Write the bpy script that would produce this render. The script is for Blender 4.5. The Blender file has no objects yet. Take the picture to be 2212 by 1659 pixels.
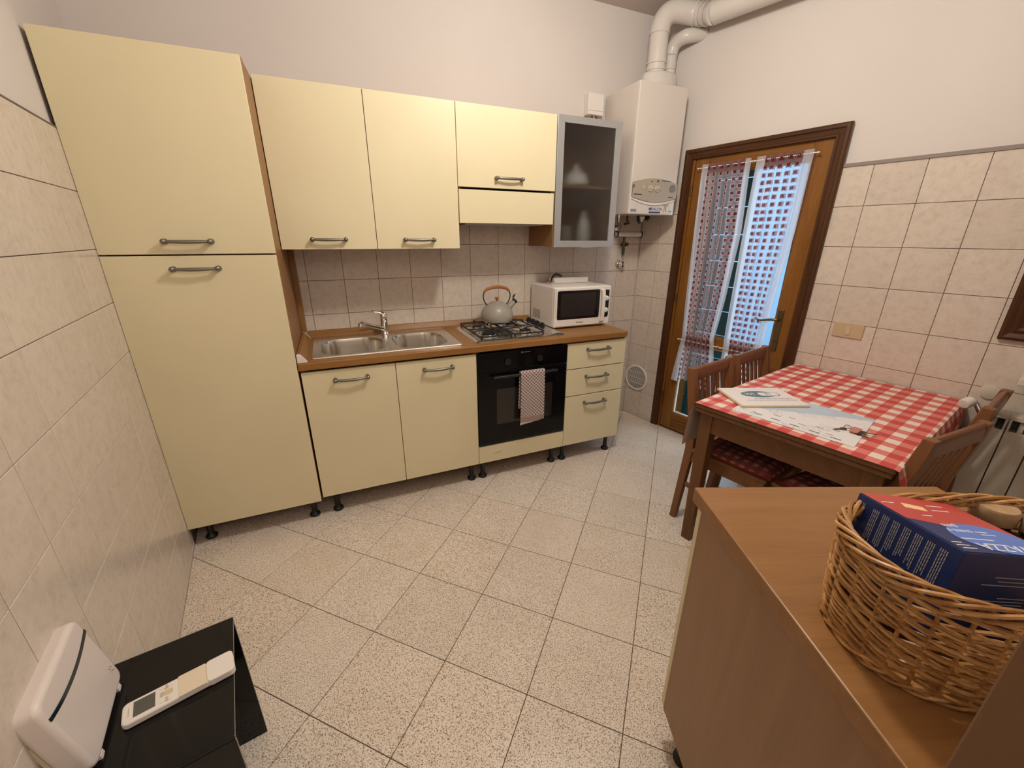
import bpy, bmesh, math, random
from mathutils import Vector, Matrix
random.seed(7)
PI = math.pi
sc = bpy.context.scene
COL = sc.collection
# ------------------------------------------------------------ camera, world, light, exposure
YAW, PITCH, ROLL, FPX = -0.4060, -0.3461, 0.0040, 874.7
CAM = Vector((-2.259, -2.7113, 1.4681))
fw = Vector((-math.sin(YAW)*math.cos(PITCH), math.cos(YAW)*math.cos(PITCH), math.sin(PITCH)))
r0 = Vector((math.cos(YAW), math.sin(YAW), 0)); u0 = r0.cross(fw)
rt = r0*math.cos(ROLL)+u0*math.sin(ROLL); up = -r0*math.sin(ROLL)+u0*math.cos(ROLL)
cd = bpy.data.cameras.new('camera'); cam = bpy.data.objects.new('camera', cd); COL.objects.link(cam)
M = Matrix((rt, up, -fw)).transposed().to_4x4(); M.translation = CAM; cam.matrix_world = M
cd.sensor_fit = 'HORIZONTAL'; cd.sensor_width = 36; cd.lens = FPX/2212*36; cd.clip_start = 0.02
sc.camera = cam
sc.view_settings.view_transform = 'Standard'; sc.view_settings.look = 'None'
sc.view_settings.exposure = 0.19; sc.view_settings.gamma = 1
sc.view_settings.use_curve_mapping = False
w = bpy.data.worlds.new('world'); sc.world = w; w.use_nodes = True
bg = w.node_tree.nodes['Background']; bg.inputs[0].default_value = (0.70, 0.87, 1.0, 1); bg.inputs[1].default_value = 4.6
def area(name, loc, size, power, color, rot=(0, 0, 0), shape='DISK', sy=None):
    l = bpy.data.lights.new(name, 'AREA'); l.energy = power; l.color = color; l.shape = shape; l.size = size
    if sy: l.size_y = sy
    o = bpy.data.objects.new(name, l); COL.objects.link(o); o.location = loc; o.rotation_euler = rot; return o
LAMP = (-1.30, -1.50, 2.60)
lp = bpy.data.lights.new('ceiling_lamp_light', 'POINT'); lp.energy = 50; lp.color = (1.0, 0.955, 0.865); lp.shadow_soft_size = 0.10
lo = bpy.data.objects.new('ceiling_lamp_light', lp); COL.objects.link(lo); lo.location = LAMP
lp2 = bpy.data.lights.new('hall_fill_light', 'POINT'); lp2.energy = 27; lp2.color = (1.0, 0.93, 0.83); lp2.shadow_soft_size = 0.35  # added fill from behind the camera, lifts the left wall and floor
lo2 = bpy.data.objects.new('hall_fill_light', lp2); COL.objects.link(lo2); lo2.location = (-1.80, -3.30, 2.25)
# ------------------------------------------------------------ helpers
class MB:
    def __init__(s): s.v = []; s.f = []; s.uv = {}; s.mi = []; s.m = 0
    def add(s, vs, fs):
        b = len(s.v); s.v += [tuple(v) for v in vs]; s.f += [tuple(b+i for i in f) for f in fs]; s.mi += [s.m]*len(fs); return b
    def box(s, x0, y0, z0, x1, y1, z1):
        x0, x1 = sorted((x0, x1)); y0, y1 = sorted((y0, y1)); z0, z1 = sorted((z0, z1))
        s.add([(x0,y0,z0),(x1,y0,z0),(x1,y1,z0),(x0,y1,z0),(x0,y0,z1),(x1,y0,z1),(x1,y1,z1),(x0,y1,z1)],
              [(0,3,2,1),(4,5,6,7),(0,1,5,4),(1,2,6,5),(2,3,7,6),(3,0,4,7)]); return s
    def hexa(s, pts):   # 8 points, bottom 4 (ccw) then top 4
        s.add(pts, [(0,3,2,1),(4,5,6,7),(0,1,5,4),(1,2,6,5),(2,3,7,6),(3,0,4,7)]); return s
    def prism(s, poly, z0, z1, ax='z'):
        n = len(poly)
        def P(a, b, c): return (a, b, c) if ax == 'z' else ((a, c, b) if ax == 'y' else (c, a, b))
        vs = [P(a, b, z0) for a, b in poly]+[P(a, b, z1) for a, b in poly]
        s.add(vs, [tuple(reversed(range(n))), tuple(range(n, 2*n))]+[(i, (i+1) % n, n+(i+1) % n, n+i) for i in range(n)]); return s
    def tube(s, pts, r, n=8, cap=True):
        pts = [Vector(p) for p in pts]; N = len(pts); rr = r if isinstance(r, (list, tuple)) else [r]*N
        t0 = (pts[1]-pts[0]).normalized(); a = Vector((0,0,1)) if abs(t0.z) < .9 else Vector((1,0,0))
        nrm = t0.cross(a).normalized(); vs = []
        for i, p in enumerate(pts):
            t = (pts[min(i+1, N-1)]-pts[max(i-1, 0)])
            t = t.normalized() if t.length > 1e-9 else t0
            nrm = (nrm-t*nrm.dot(t)); nrm = nrm.normalized() if nrm.length > 1e-6 else t.orthogonal().normalized()
            b = t.cross(nrm)
            for k in range(n):
                an = 2*PI*k/n; vs.append(p+(nrm*math.cos(an)+b*math.sin(an))*rr[i])
        fs = [(i*n+k, i*n+(k+1) % n, (i+1)*n+(k+1) % n, (i+1)*n+k) for i in range(N-1) for k in range(n)]
        if cap: fs += [tuple(reversed(range(n))), tuple(range((N-1)*n, N*n))]
        s.add(vs, fs); return s
    def cyl(s, p0, p1, r, n=20, r1=None): return s.tube([p0, p1], [r, r if r1 is None else r1], n)
    def lathe(s, prof, c=(0,0,0), n=32, ax=(0,0,1), cap=True):
        ax = Vector(ax).normalized(); e = ax.orthogonal().normalized(); g = ax.cross(e); c = Vector(c); vs = []
        for r, h in prof:
            for k in range(n):
                a = 2*PI*k/n; vs.append(c+ax*h+(e*math.cos(a)+g*math.sin(a))*max(r, 1e-5))
        N = len(prof)
        fs = [(i*n+k, i*n+(k+1) % n, (i+1)*n+(k+1) % n, (i+1)*n+k) for i in range(N-1) for k in range(n)]
        if cap: fs += [tuple(reversed(range(n))), tuple(range((N-1)*n, N*n))]
        s.add(vs, fs); return s
    def grid(s, fn, nu, nv, closed=False):
        vs = [fn(i/nu, j/nv) for j in range(nv+1) for i in range(nu+1)]
        s.add(vs, [(j*(nu+1)+i, j*(nu+1)+i+1, (j+1)*(nu+1)+i+1, (j+1)*(nu+1)+i) for j in range(nv) for i in range(nu)]); return s
    def mesh(s, name, mats, smooth=False, uvfn=None):
        me = bpy.data.meshes.new(name); me.from_pydata(s.v, [], s.f)
        for m in (mats if isinstance(mats, (list, tuple)) else [mats]): me.materials.append(m)
        for p, i in zip(me.polygons, s.mi): p.material_index = i
        if smooth:
            for p in me.polygons: p.use_smooth = True
        if uvfn:
            uv = me.uv_layers.new(name='UVMap')
            for l in me.loops: uv.data[l.index].uv = uvfn(l.vertex_index)
        me.update(); return me
def obj(name, mb, mat, parent=None, loc=None, rot=None, smooth=False, bev=0, uvfn=None, seg=2, fix=True):
    me = mb.mesh(name, mat, smooth, uvfn) if isinstance(mb, MB) else mb
    if fix and isinstance(mb, MB):
        b = bmesh.new(); b.from_mesh(me); bmesh.ops.recalc_face_normals(b, faces=b.faces); b.to_mesh(me); b.free()
    o = bpy.data.objects.new(name, me); COL.objects.link(o)
    if parent: o.parent = parent
    if loc: o.location = loc
    if rot: o.rotation_euler = rot
    if smooth:
        try: me.set_sharp_from_angle(angle=math.radians(40))
        except Exception: pass
    if bev:
        md = o.modifiers.new('bevel', 'BEVEL'); md.width = bev; md.segments = seg; md.limit_method = 'ANGLE'; md.angle_limit = math.radians(35)
        md.harden_normals = False
    return o
def tag(o, label=None, cat=None, group=None, kind=None):
    if label: o['label'] = label
    if cat: o['category'] = cat
    if group: o['group'] = group
    if kind: o['kind'] = kind
    return o
def thing(name, label, cat, loc=(0,0,0), rotz=0, group=None, parent=None):
    o = bpy.data.objects.new(name, None); COL.objects.link(o); o.location = loc; o.rotation_euler = (0,0,rotz)
    o.empty_display_size = .05
    return tag(o, label, cat, group)
def struct(name, mb, mat, **k):
    o = obj(name, mb, mat, **k); o['kind'] = 'structure'; return o
def semp(name, loc=(0,0,0), rotz=0):
    o = bpy.data.objects.new(name, None); COL.objects.link(o); o.location = loc; o.rotation_euler = (0,0,rotz); o['kind'] = 'structure'; return o
def B(*a): return MB().box(*a)
def rrect(x0, y0, x1, y1, r, n=6):
    out = []
    for cx, cy, a0 in ((x1-r, y1-r, 0), (x0+r, y1-r, 90), (x0+r, y0+r, 180), (x1-r, y0+r, 270)):
        for i in range(n+1):
            a = math.radians(a0+90*i/n); out.append((cx+r*math.cos(a), cy+r*math.sin(a)))
    return out
def holed(outer, holes, z0, z1):   # slab with holes
    bm = bmesh.new(); loops = []
    for lp_ in [outer]+holes:
        vs = [bm.verts.new((x, y, z1)) for x, y in lp_]; loops.append(vs)
        for i in range(len(vs)): bm.edges.new((vs[i], vs[(i+1) % len(vs)]))
    bmesh.ops.triangle_fill(bm, use_beauty=True, edges=bm.edges[:])
    tri = [tuple(v.index for v in f.verts) for f in (bm.verts.index_update() or bm.faces)]
    pos = [tuple(v.co) for v in bm.verts]; bm.free()
    m = MB(); n = len(pos)
    m.add(pos+[(x, y, z0) for x, y, z in pos], tri+[tuple(n+i for i in reversed(t)) for t in tri])
    k = 0
    for lp_ in [outer]+holes:
        L = len(lp_)
        m.f += [(k+i, k+(i+1) % L, n+k+(i+1) % L, n+k+i) for i in range(L)]; m.mi += [0]*L; k += L
    return m
def text(name, s, size, mat, parent, loc, rot, ext=.0004, align='CENTER', sx=1.0):
    c = bpy.data.curves.new(name, 'FONT'); c.body = s; c.size = size; c.extrude = ext; c.align_x = align; c.align_y = 'CENTER'; c.resolution_u = 3
    t = bpy.data.objects.new('tmp', c); COL.objects.link(t)
    me = bpy.data.meshes.new_from_object(t.evaluated_get(bpy.context.evaluated_depsgraph_get()))
    bpy.data.objects.remove(t); bpy.data.curves.remove(c); me.name = name
    me.materials.clear(); me.materials.append(mat)
    o = bpy.data.objects.new(name, me); COL.objects.link(o); o.parent = parent; o.location = loc; o.rotation_euler = rot; o.scale = (sx, 1, 1)
    return o
# ------------------------------------------------------------ materials
def mat(name, col, rough=.5, metal=0, spec=.5, coat=0, trans=0, ior=1.45, emit=None, es=1):
    m = bpy.data.materials.new(name); m.use_nodes = True; p = m.node_tree.nodes['Principled BSDF']
    p.inputs['Base Color'].default_value = (*col, 1); p.inputs['Roughness'].default_value = rough; p.inputs['Metallic'].default_value = metal
    p.inputs['Specular IOR Level'].default_value = spec; p.inputs['Coat Weight'].default_value = coat; p.inputs['Transmission Weight'].default_value = trans
    p.inputs['IOR'].default_value = ior
    if emit: p.inputs['Emission Color'].default_value = (*emit, 1); p.inputs['Emission Strength'].default_value = es
    return m
def nd(m, t, **k):
    n = m.node_tree.nodes.new(t)
    for a, b in k.items(): setattr(n, a, b)
    return n
def lk(m, a, b): m.node_tree.links.new(a, b)
def P(m): return m.node_tree.nodes['Principled BSDF']
def coords(m, kind='Object', scale=(1,1,1)):
    t = nd(m, 'ShaderNodeTexCoord'); mp = nd(m, 'ShaderNodeMapping'); mp.inputs['Scale'].default_value = scale
    lk(m, t.outputs[kind], mp.inputs[0]); return mp.outputs[0]
def noise(m, vec, scale, detail=3, rough=.5, dist=0):
    n = nd(m, 'ShaderNodeTexNoise'); n.inputs['Scale'].default_value = scale; n.inputs['Detail'].default_value = detail
    n.inputs['Roughness'].default_value = rough; n.inputs['Distortion'].default_value = dist
    if vec: lk(m, vec, n.inputs['Vector'])
    return n.outputs['Fac']
def ramp(m, fac, stops, interp='LINEAR'):
    r = nd(m, 'ShaderNodeValToRGB'); cr = r.color_ramp; cr.interpolation = interp
    while len(cr.elements) < len(stops): cr.elements.new(.5)
    for e, (p_, c) in zip(cr.elements, stops): e.position = p_; e.color = (*c, 1)
    lk(m, fac, r.inputs[0]); return r.outputs[0]
def mixc(m, f, a, b, bt='MIX'):
    n = nd(m, 'ShaderNodeMix', data_type='RGBA', blend_type=bt)
    for s, v in ((0, f), (6, a), (7, b)):
        if isinstance(v, (int, float)): n.inputs[s].default_value = v
        elif isinstance(v, tuple): n.inputs[s].default_value = (*v, 1)
        else: lk(m, v, n.inputs[s])
    return n.outputs[2]
def mth(m, op, a, b=0, c=None):
    n = nd(m, 'ShaderNodeMath', operation=op)
    for i, v in enumerate((a, b) if c is None else (a, b, c)):
        if isinstance(v, (int, float)): n.inputs[i].default_value = v
        else: lk(m, v, n.inputs[i])
    return n.outputs[0]
def bump(m, h, strength=.3, dist=.002):
    b = nd(m, 'ShaderNodeBump'); b.inputs['Strength'].default_value = strength; b.inputs['Distance'].default_value = dist
    lk(m, h, b.inputs['Height']); lk(m, b.outputs[0], P(m).inputs['Normal'])
def setc(m, c): lk(m, c, P(m).inputs['Base Color'])

def plaster():
    m = mat('pale_pink_plaster', (.72,.60,.52), .85, spec=.2); v = coords(m)
    setc(m, ramp(m, noise(m, v, 1.3, 3), [(.3, (.665,.605,.56)), (.7, (.705,.645,.605))]))
    bump(m, noise(m, v, 60, 4), .12, .001); return m
def tilemat():
    m = mat('mottled_wall_tile', (.6,.5,.42), .20, spec=.5); v = coords(m)
    oi = nd(m, 'ShaderNodeObjectInfo'); rv = nd(m, 'ShaderNodeVectorMath', operation='MULTIPLY_ADD')
    cb = nd(m, 'ShaderNodeCombineXYZ')
    for i in range(3): lk(m, oi.outputs['Random'], cb.inputs[i])
    lk(m, v, rv.inputs[0]); rv.inputs[1].default_value = (1,1,1); mul = nd(m, 'ShaderNodeVectorMath', operation='SCALE'); lk(m, cb.outputs[0], mul.inputs[0]); mul.inputs['Scale'].default_value = 37
    lk(m, mul.outputs[0], rv.inputs[2]); vv = rv.outputs[0]
    a = ramp(m, noise(m, vv, 30, 6, .78, .2), [(.32, (.595,.505,.42)), (.5, (.685,.592,.50)), (.7, (.73,.64,.55))])
    tint = ramp(m, oi.outputs['Random'], [(0, (.93,.93,.93)), (1, (1,1,1))])
    setc(m, mixc(m, 1, a, tint, 'MULTIPLY'))
    s = nd(m, 'ShaderNodeSeparateXYZ'); lk(m, v, s.inputs[0])
    gx = mth(m, 'LESS_THAN', mth(m, 'ABSOLUTE', s.outputs[0]), .0016); gz = mth(m, 'LESS_THAN', mth(m, 'ABSOLUTE', s.outputs[2]), .0016)
    g = mth(m, 'MAXIMUM', mth(m, 'MULTIPLY', gx, .55), gz)
    h = mth(m, 'SUBTRACT', mth(m, 'MULTIPLY', noise(m, vv, 55, 4, .7), .5), mth(m, 'MULTIPLY', g, .8))
    bump(m, h, .22, .0010); return m
def floormat():
    m = mat('speckled_floor_tile', (.6,.5,.42), .27, spec=.5); v = coords(m)
    oi = nd(m, 'ShaderNodeObjectInfo'); cb = nd(m, 'ShaderNodeCombineXYZ')
    for i in range(3): lk(m, oi.outputs['Random'], cb.inputs[i])
    mul = nd(m, 'ShaderNodeVectorMath', operation='SCALE'); lk(m, cb.outputs[0], mul.inputs[0]); mul.inputs['Scale'].default_value = 23
    ad = nd(m, 'ShaderNodeVectorMath', operation='ADD'); lk(m, v, ad.inputs[0]); lk(m, mul.outputs[0], ad.inputs[1]); vv = ad.outputs[0]
    base = ramp(m, noise(m, vv, 6, 3), [(.35, (.78,.69,.575)), (.65, (.84,.75,.64))])
    s1 = ramp(m, noise(m, vv, 280, 2, .55), [(.405, (0,0,0)), (.455, (1,1,1))])
    c1 = mixc(m, s1, (.24,.175,.125), base)
    s2 = ramp(m, noise(m, vv, 130, 2, .5), [(.57, (0,0,0)), (.64, (1,1,1))])
    c2 = mixc(m, mth(m, 'MULTIPLY', s2, .6), c1, (.50,.36,.29))
    s3 = ramp(m, noise(m, vv, 330, 1, .5), [(.60, (0,0,0)), (.66, (1,1,1))])
    c3 = mixc(m, mth(m, 'MULTIPLY', s3, .7), c2, (.86,.82,.76))
    tint = ramp(m, oi.outputs['Random'], [(0, (.95,.94,.93)), (.5, (1,.97,.95)), (1, (1,1,1))])
    setc(m, mixc(m, 1, c3, tint, 'MULTIPLY'))
    bump(m, noise(m, vv, 90, 3, .6), .12, .0008); return m
def wood(name, c0, c1, c2, ax='x', sc_=1.0, rough=.4, bmp=.05):
    m = mat(name, c1, rough, spec=.35); s = {'x': (1.2, 14, 14), 'y': (14, 1.2, 14), 'z': (14, 14, 1.2)}[ax]
    v = coords(m, scale=tuple(k*sc_ for k in s))
    f = noise(m, v, 1.6, 5, .62, .6)
    a = ramp(m, f, [(.28, c0), (.5, c1), (.72, c2)])
    v2 = coords(m, scale=tuple(k*sc_*6 for k in s)); f2 = noise(m, v2, 2.5, 2, .6)
    setc(m, mixc(m, .25, a, ramp(m, f2, [(.3, c0), (.7, c2)])))
    bump(m, f2, bmp, .001); return m
def metal(name, c, rough=.25, brush=None):
    m = mat(name, c, rough, 1)
    if brush:
        v = coords(m, scale=brush); f = noise(m, v, 3, 3, .6)
        lk(m, ramp(m, f, [(.2, (rough*.8,)*3), (.8, (rough*1.25,)*3)]), P(m).inputs['Roughness'])
    return m
def cream():
    m = mat('cream_laminate', (.80,.65,.36), .42, spec=.35); v = coords(m)
    setc(m, ramp(m, noise(m, v, 2.2, 3), [(.3, (.725,.635,.415)), (.7, (.765,.675,.45))]))
    bump(m, noise(m, v, 260, 2), .03, .0004); return m
def gingham(name, px, py, ox, oy, dark=(.56,.016,.012), mid=(.72,.165,.13), light=(.84,.71,.62), small=False):
    m = mat(name, light, .55 if not small else .9, spec=.3); t = nd(m, 'ShaderNodeUVMap'); s = nd(m, 'ShaderNodeSeparateXYZ'); lk(m, t.outputs[0], s.inputs[0])
    def sq(o, p_, off): return mth(m, 'LESS_THAN', mth(m, 'FRACT', mth(m, 'ADD', mth(m, 'DIVIDE', mth(m, 'SUBTRACT', o, off), p_), .25)), .5)
    a = sq(s.outputs[0], px, ox); b = sq(s.outputs[1], py, oy); sm = mth(m, 'MULTIPLY', mth(m, 'ADD', a, b), .5)
    c = ramp(m, sm, [(0, light), (.5, mid), (1, dark)])
    n_ = noise(m, coords(m, 'UV'), 900 if not small else 400, 2)
    setc(m, mixc(m, .12, c, ramp(m, n_, [(.3, (.3,.1,.08)), (.7, (1,.9,.85))])))
    bump(m, n_, .06, .0004); return m
M_pl = plaster(); M_tile = tilemat(); M_floor = floormat(); M_cream = cream()
M_grout = mat('tile_grout', (.19,.145,.115), .9); M_fgrout = mat('floor_grout', (.13,.10,.075), .9)
M_ceil = mat('ceiling_paint', (.60,.52,.47), .9)
M_wt = wood('worktop_wood', (.235,.105,.028), (.285,.135,.038), (.335,.165,.052), 'x', 1, .33)
M_carc = wood('carcass_wood', (.24,.11,.036), (.29,.14,.048), (.33,.165,.06), 'z', 1, .42)
M_door = wood('door_oak', (.15,.055,.010), (.215,.085,.016), (.27,.115,.024), 'z', .8, .32, .1)
M_doorh = wood('door_oak_rail', (.15,.055,.010), (.215,.085,.016), (.27,.115,.024), 'x', .8, .32, .1)
M_trimw = wood('casing_dark_wood', (.045,.016,.006), (.072,.027,.010), (.10,.04,.015), 'z', .8, .35, .1)
M_trimh = wood('casing_dark_wood_rail', (.045,.016,.006), (.072,.027,.010), (.10,.04,.015), 'x', .8, .35, .1)
M_table = wood('table_beech', (.115,.046,.016), (.15,.064,.024), (.185,.082,.033), 'x', 1, .35)
M_tablev = wood('table_beech_leg', (.115,.046,.016), (.15,.064,.024), (.185,.082,.033), 'z', 1, .35)
M_chair = wood('chair_beech', (.155,.062,.024), (.205,.085,.034), (.245,.106,.046), 'z', 1, .35)
M_chairh = wood('chair_beech_rail', (.155,.062,.024), (.205,.085,.034), (.245,.106,.046), 'x', 1, .30)
M_side = wood('sideboard_wood', (.235,.108,.034), (.285,.135,.045), (.33,.162,.058), 'x', 1.1, .33)
M_sidev = wood('sideboard_panel_wood', (.27,.145,.07), (.31,.17,.084), (.345,.195,.1), 'z', .8, .42)
M_jamb = mat('jamb_stained_wood', (.19,.095,.042), .6)
M_black = mat('black_plastic', (.012,.012,.013), .4)
M_blackgl = mat('oven_black_glass', (.003,.003,.004), .10, spec=.3)
M_ovenwin = mat('oven_window_glass', (.022,.018,.015), .06, spec=.6)
M_ss = metal('brushed_steel', (.74,.71,.66), .24, (4, 60, 60)); M_ss2 = metal('bowl_steel', (.70,.67,.61), .22)
M_chrome = metal('chrome', (.78,.76,.73), .08); M_alu = mat('aluminium_frame', (.50,.50,.50), .35, .6)
M_pewter = metal('pewter_handle', (.25,.24,.205), .46); M_brass = metal('aged_brass', (.17,.13,.07), .4)
M_iron = mat('cast_iron_black', (.01,.01,.012), .42)
M_white = mat('white_enamel', (.78,.72,.66), .28); M_whitep = mat('white_plastic', (.78,.72,.67), .4)
M_boiler = mat('boiler_enamel', (.66,.60,.54), .2); M_flue = mat('flue_enamel', (.66,.61,.56), .28)
M_grayp = mat('boiler_panel_taupe', (.40,.345,.27), .4); M_dark = mat('dark_print', (.03,.03,.03), .5)
M_beigep = mat('switch_beige', (.56,.43,.26), .45)
M_kettle = mat('kettle_grey_enamel', (.33,.305,.255), .35); M_hwood = mat('kettle_wood', (.34,.12,.025), .4)
M_glassp = mat('window_glass', (.93,.97,1), .0, trans=1, ior=1.02)
M_radi = mat('radiator_enamel', (.60,.53,.44), .3); M_sill = mat('pale_stone', (.66,.60,.52), .4)
M_navy = mat('box_navy', (.012,.028,.125), .35); M_red = mat('box_red', (.50,.06,.05), .35); M_blue = mat('box_light_blue', (.10,.21,.62), .3)
M_ink = mat('white_ink', (.85,.85,.88), .5); M_inkg = mat('grey_ink', (.33,.33,.36), .5); M_cream_ink = mat('cream_ink', (.85,.55,.30), .5)
M_wick = mat('wicker', (.42,.20,.065), .5); M_wick2 = mat('wicker_light', (.58,.32,.12), .4)
def _w(m, a, b):
    v = coords(m); setc(m, ramp(m, noise(m, v, 38, 4, .7), [(.3, a), (.7, b)]))
_w(M_wick, (.24,.095,.025), (.50,.26,.085)); _w(M_wick2, (.38,.17,.05), (.66,.38,.15))
M_cork = mat('cork', (.42,.27,.14), .55); _w(M_cork, (.34,.20,.10), (.50,.34,.19)); M_jar = mat('ochre_ceramic', (.17,.11,.035), .25)
M_paper = mat('paper_white', (.80,.74,.72), .6); M_folder = mat('folder_cream', (.66,.56,.36), .6); M_teal = mat('emblem_teal', (.13,.19,.21), .5)
M_pink = mat('key_tag_pink', (.55,.20,.17), .4)
M_table_b = mat('black_gloss_panel', (.008,.0075,.007), .08, spec=.35)
M_router = mat('router_white', (.74,.66,.62), .38); M_strip = mat('router_dark_strip', (.006,.02,.025), .15)
M_lcd = mat('lcd_grey', (.10,.10,.085), .3); M_grayb = mat('grey_button', (.55,.46,.36), .5)
M_shut = mat('shutter_green', (.035,.13,.16), .55); M_conc = mat('balcony_concrete', (.32,.35,.38), .8)
M_skyscreen = mat('sky_screen_blue', (.13,.22,.31), .8)
M_gk = mat('gasket_brown', (.10,.05,.025), .7)
# ------------------------------------------------------------ frames
RA, LA, LX, ZC = 0.2146, -0.1492, -3.1635, 2.86
class Fr:
    def __init__(s, o, r): s.o = Vector((o[0], o[1], 0)); s.r = r; s.m = Matrix.Rotation(r, 3, 'Z')
    def w(s, x, y, z=0): return s.o+s.m@Vector((x, y, z))
    def thing(s, name, label, cat, base=(0,0,0), group=None):
        t = thing(name, label, cat, s.w(*base), s.r, group); BASE[t.name] = Vector(base); return t
    def semp(s, name, base=(0,0,0)):
        t = semp(name, s.w(*base), s.r); BASE[t.name] = Vector(base); return t
BASE = {}
WF = Fr((0,0), 0); RF = Fr((0,0), RA-PI/2); LF = Fr((LX,0), -PI/2-LA)
SF = Fr((-1.512,-2.108), math.radians(-22.5)); TF = Fr((-.615,-2.131), RA)
def put(name, mb, m, parent, loc=None, **k):
    b = BASE.get(parent.name, Vector((0,0,0))) if parent else Vector((0,0,0))
    l = Vector(loc) if loc else Vector((0,0,0))
    return obj(name, mb, m, parent=parent, loc=l-b, **k)
def inst(name, me, parent, loc, rot=None, scale=None):
    o = bpy.data.objects.new(name, me); COL.objects.link(o); o.parent = parent
    o.location = Vector(loc)-BASE.get(parent.name, Vector((0,0,0)))
    if rot: o.rotation_euler = rot
    if scale: o.scale = scale
    return o
# ------------------------------------------------------------ floor
TS, FA, FO = .32, .7771, (-1.6153, -1.1864)
room = [(-3.1635,0), (-2.583,-3.857), (.83,-3.81), (0,0)]
fl = MB(); fl.prism([(-3.3,.3),(-2.7,-4.1),(1.0,-4.1),(.25,.3)], -.15, -.0035)
floor = struct('floor', fl, M_fgrout)
def clip(poly, a, b):
    out = []; ins = lambda p: (b[0]-a[0])*(p[1]-a[1])-(b[1]-a[1])*(p[0]-a[0]) >= -1e-9
    for i in range(len(poly)):
        p, q = poly[i], poly[(i+1) % len(poly)]
        ip, iq = ins(p), ins(q)
        if ip: out.append(p)
        if ip != iq:
            d1 = (b[0]-a[0])*(p[1]-a[1])-(b[1]-a[1])*(p[0]-a[0]); d2 = (b[0]-a[0])*(q[1]-a[1])-(b[1]-a[1])*(q[0]-a[0]); t = d1/(d1-d2)
            out.append((p[0]+(q[0]-p[0])*t, p[1]+(q[1]-p[1])*t))
    return out
def slab(poly, z0, z1, inset):
    cx = sum(p[0] for p in poly)/len(poly); cy = sum(p[1] for p in poly)/len(poly); n = len(poly)
    m = MB(); ins = []
    for x, y in poly:
        d = math.hypot(x-cx, y-cy) or 1; ins.append((x-(x-cx)/d*inset, y-(y-cy)/d*inset))
    m.add([(x,y,z0) for x,y in poly]+[(x,y,z1-inset*.6) for x,y in poly]+[(x,y,z1) for x,y in ins],
          [(k*n+i, k*n+(i+1) % n, (k+1)*n+(i+1) % n, (k+1)*n+i) for k in (0,1) for i in range(n)]+[tuple(range(2*n,3*n))]); return m
hs = TS/2-.0014; sq = [(-hs,-hs),(hs,-hs),(hs,hs),(-hs,hs)]
full = slab(sq, -.01, 0, .0012).mesh('floor_tile', M_floor)
ca, sa = math.cos(FA), math.sin(FA)
for i in range(-12, 14):
    for j in range(-14, 14):
        X = FO[0]+TS*((i+.5)*ca+(j+.5)*sa); Y = FO[1]+TS*(-(i+.5)*sa+(j+.5)*ca)
        if not (-3.6 < X < 1.3 and -4.2 < Y < .4): continue
        R2 = [(ca*0+ (x*math.cos(-FA)-y*math.sin(-FA))+X, (x*math.sin(-FA)+y*math.cos(-FA))+Y) for x, y in sq]
        c = R2
        for k in range(4): c = clip(c, room[k], room[(k+1) % 4]) if len(c) > 2 else []
        if len(c) < 3: continue
        A = abs(sum(c[k][0]*c[(k+1) % len(c)][1]-c[(k+1) % len(c)][0]*c[k][1] for k in range(len(c)))/2)
        if A < .0006: continue
        if A > (2*hs)**2-1e-6: me = full
        else:
            lc = [((x-X)*math.cos(FA)-(y-Y)*math.sin(FA), (x-X)*math.sin(FA)+(y-Y)*math.cos(FA)) for x, y in c]
            lc = [p for k, p in enumerate(lc) if math.hypot(p[0]-lc[k-1][0], p[1]-lc[k-1][1]) > 1e-5]
            if len(lc) < 3: continue
            me = slab(lc, -.01, 0, .0012).mesh('floor_tile', M_floor)
        inst('floor_tile', me, floor, (X, Y, 0), (0, 0, -FA))
# ------------------------------------------------------------ walls
TH = .010
def tilebox(w_, h_):
    a, b = w_/2, h_/2; i = .0011
    m = MB(); m.add([(-a,TH,-b),(a,TH,-b),(a,TH,b),(-a,TH,b),(-a,.0009,-b),(a,.0009,-b),(a,.0009,b),(-a,.0009,b),(-a+i,0,-b+i),(a-i,0,-b+i),(a-i,0,b-i),(-a+i,0,b-i)],
        [(0,1,5,4),(1,2,6,5),(2,3,7,6),(3,0,4,7),(4,5,9,8),(5,6,10,9),(6,7,11,10),(7,4,8,11),(8,9,10,11)]); return m
TCACHE = {}
def tiles(wall, xs, zs, skip, x0, x1, flip=False):
    for i in range(len(xs)-1):
        a, b = max(xs[i], x0), min(xs[i+1], x1)
        if b-a < .012: continue
        for k in range(len(zs)-1):
            c, d = zs[k], zs[k+1]
            if skip(a, b, c, d): continue
            key = (round(b-a, 3), round(d-c, 3))
            if key not in TCACHE: TCACHE[key] = tilebox(b-a-.0024, d-c-.0024).mesh('wall_tile', M_tile)
            inst('wall_tile', TCACHE[key], wall, ((a+b)/2, 0, (c+d)/2), (0, 0, PI) if flip else None)
zz = [0, .0265]+[.0265+.2*k for k in range(1, 10)]
# back wall
wb = struct('wall_back', B(-3.35, .012, -.05, .22, .2, ZC), M_pl)
put('grout', B(-3.14, .0045, 0, -.004, .0125, 1.8262), M_grout, wb)
tiles(wb, [-2.6+.2*k for k in range(14)], zz, lambda a, b, c, d: (d < .80 and b < -.56) or (c > 1.55 and b < -.58), -2.474, -.002)
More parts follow.
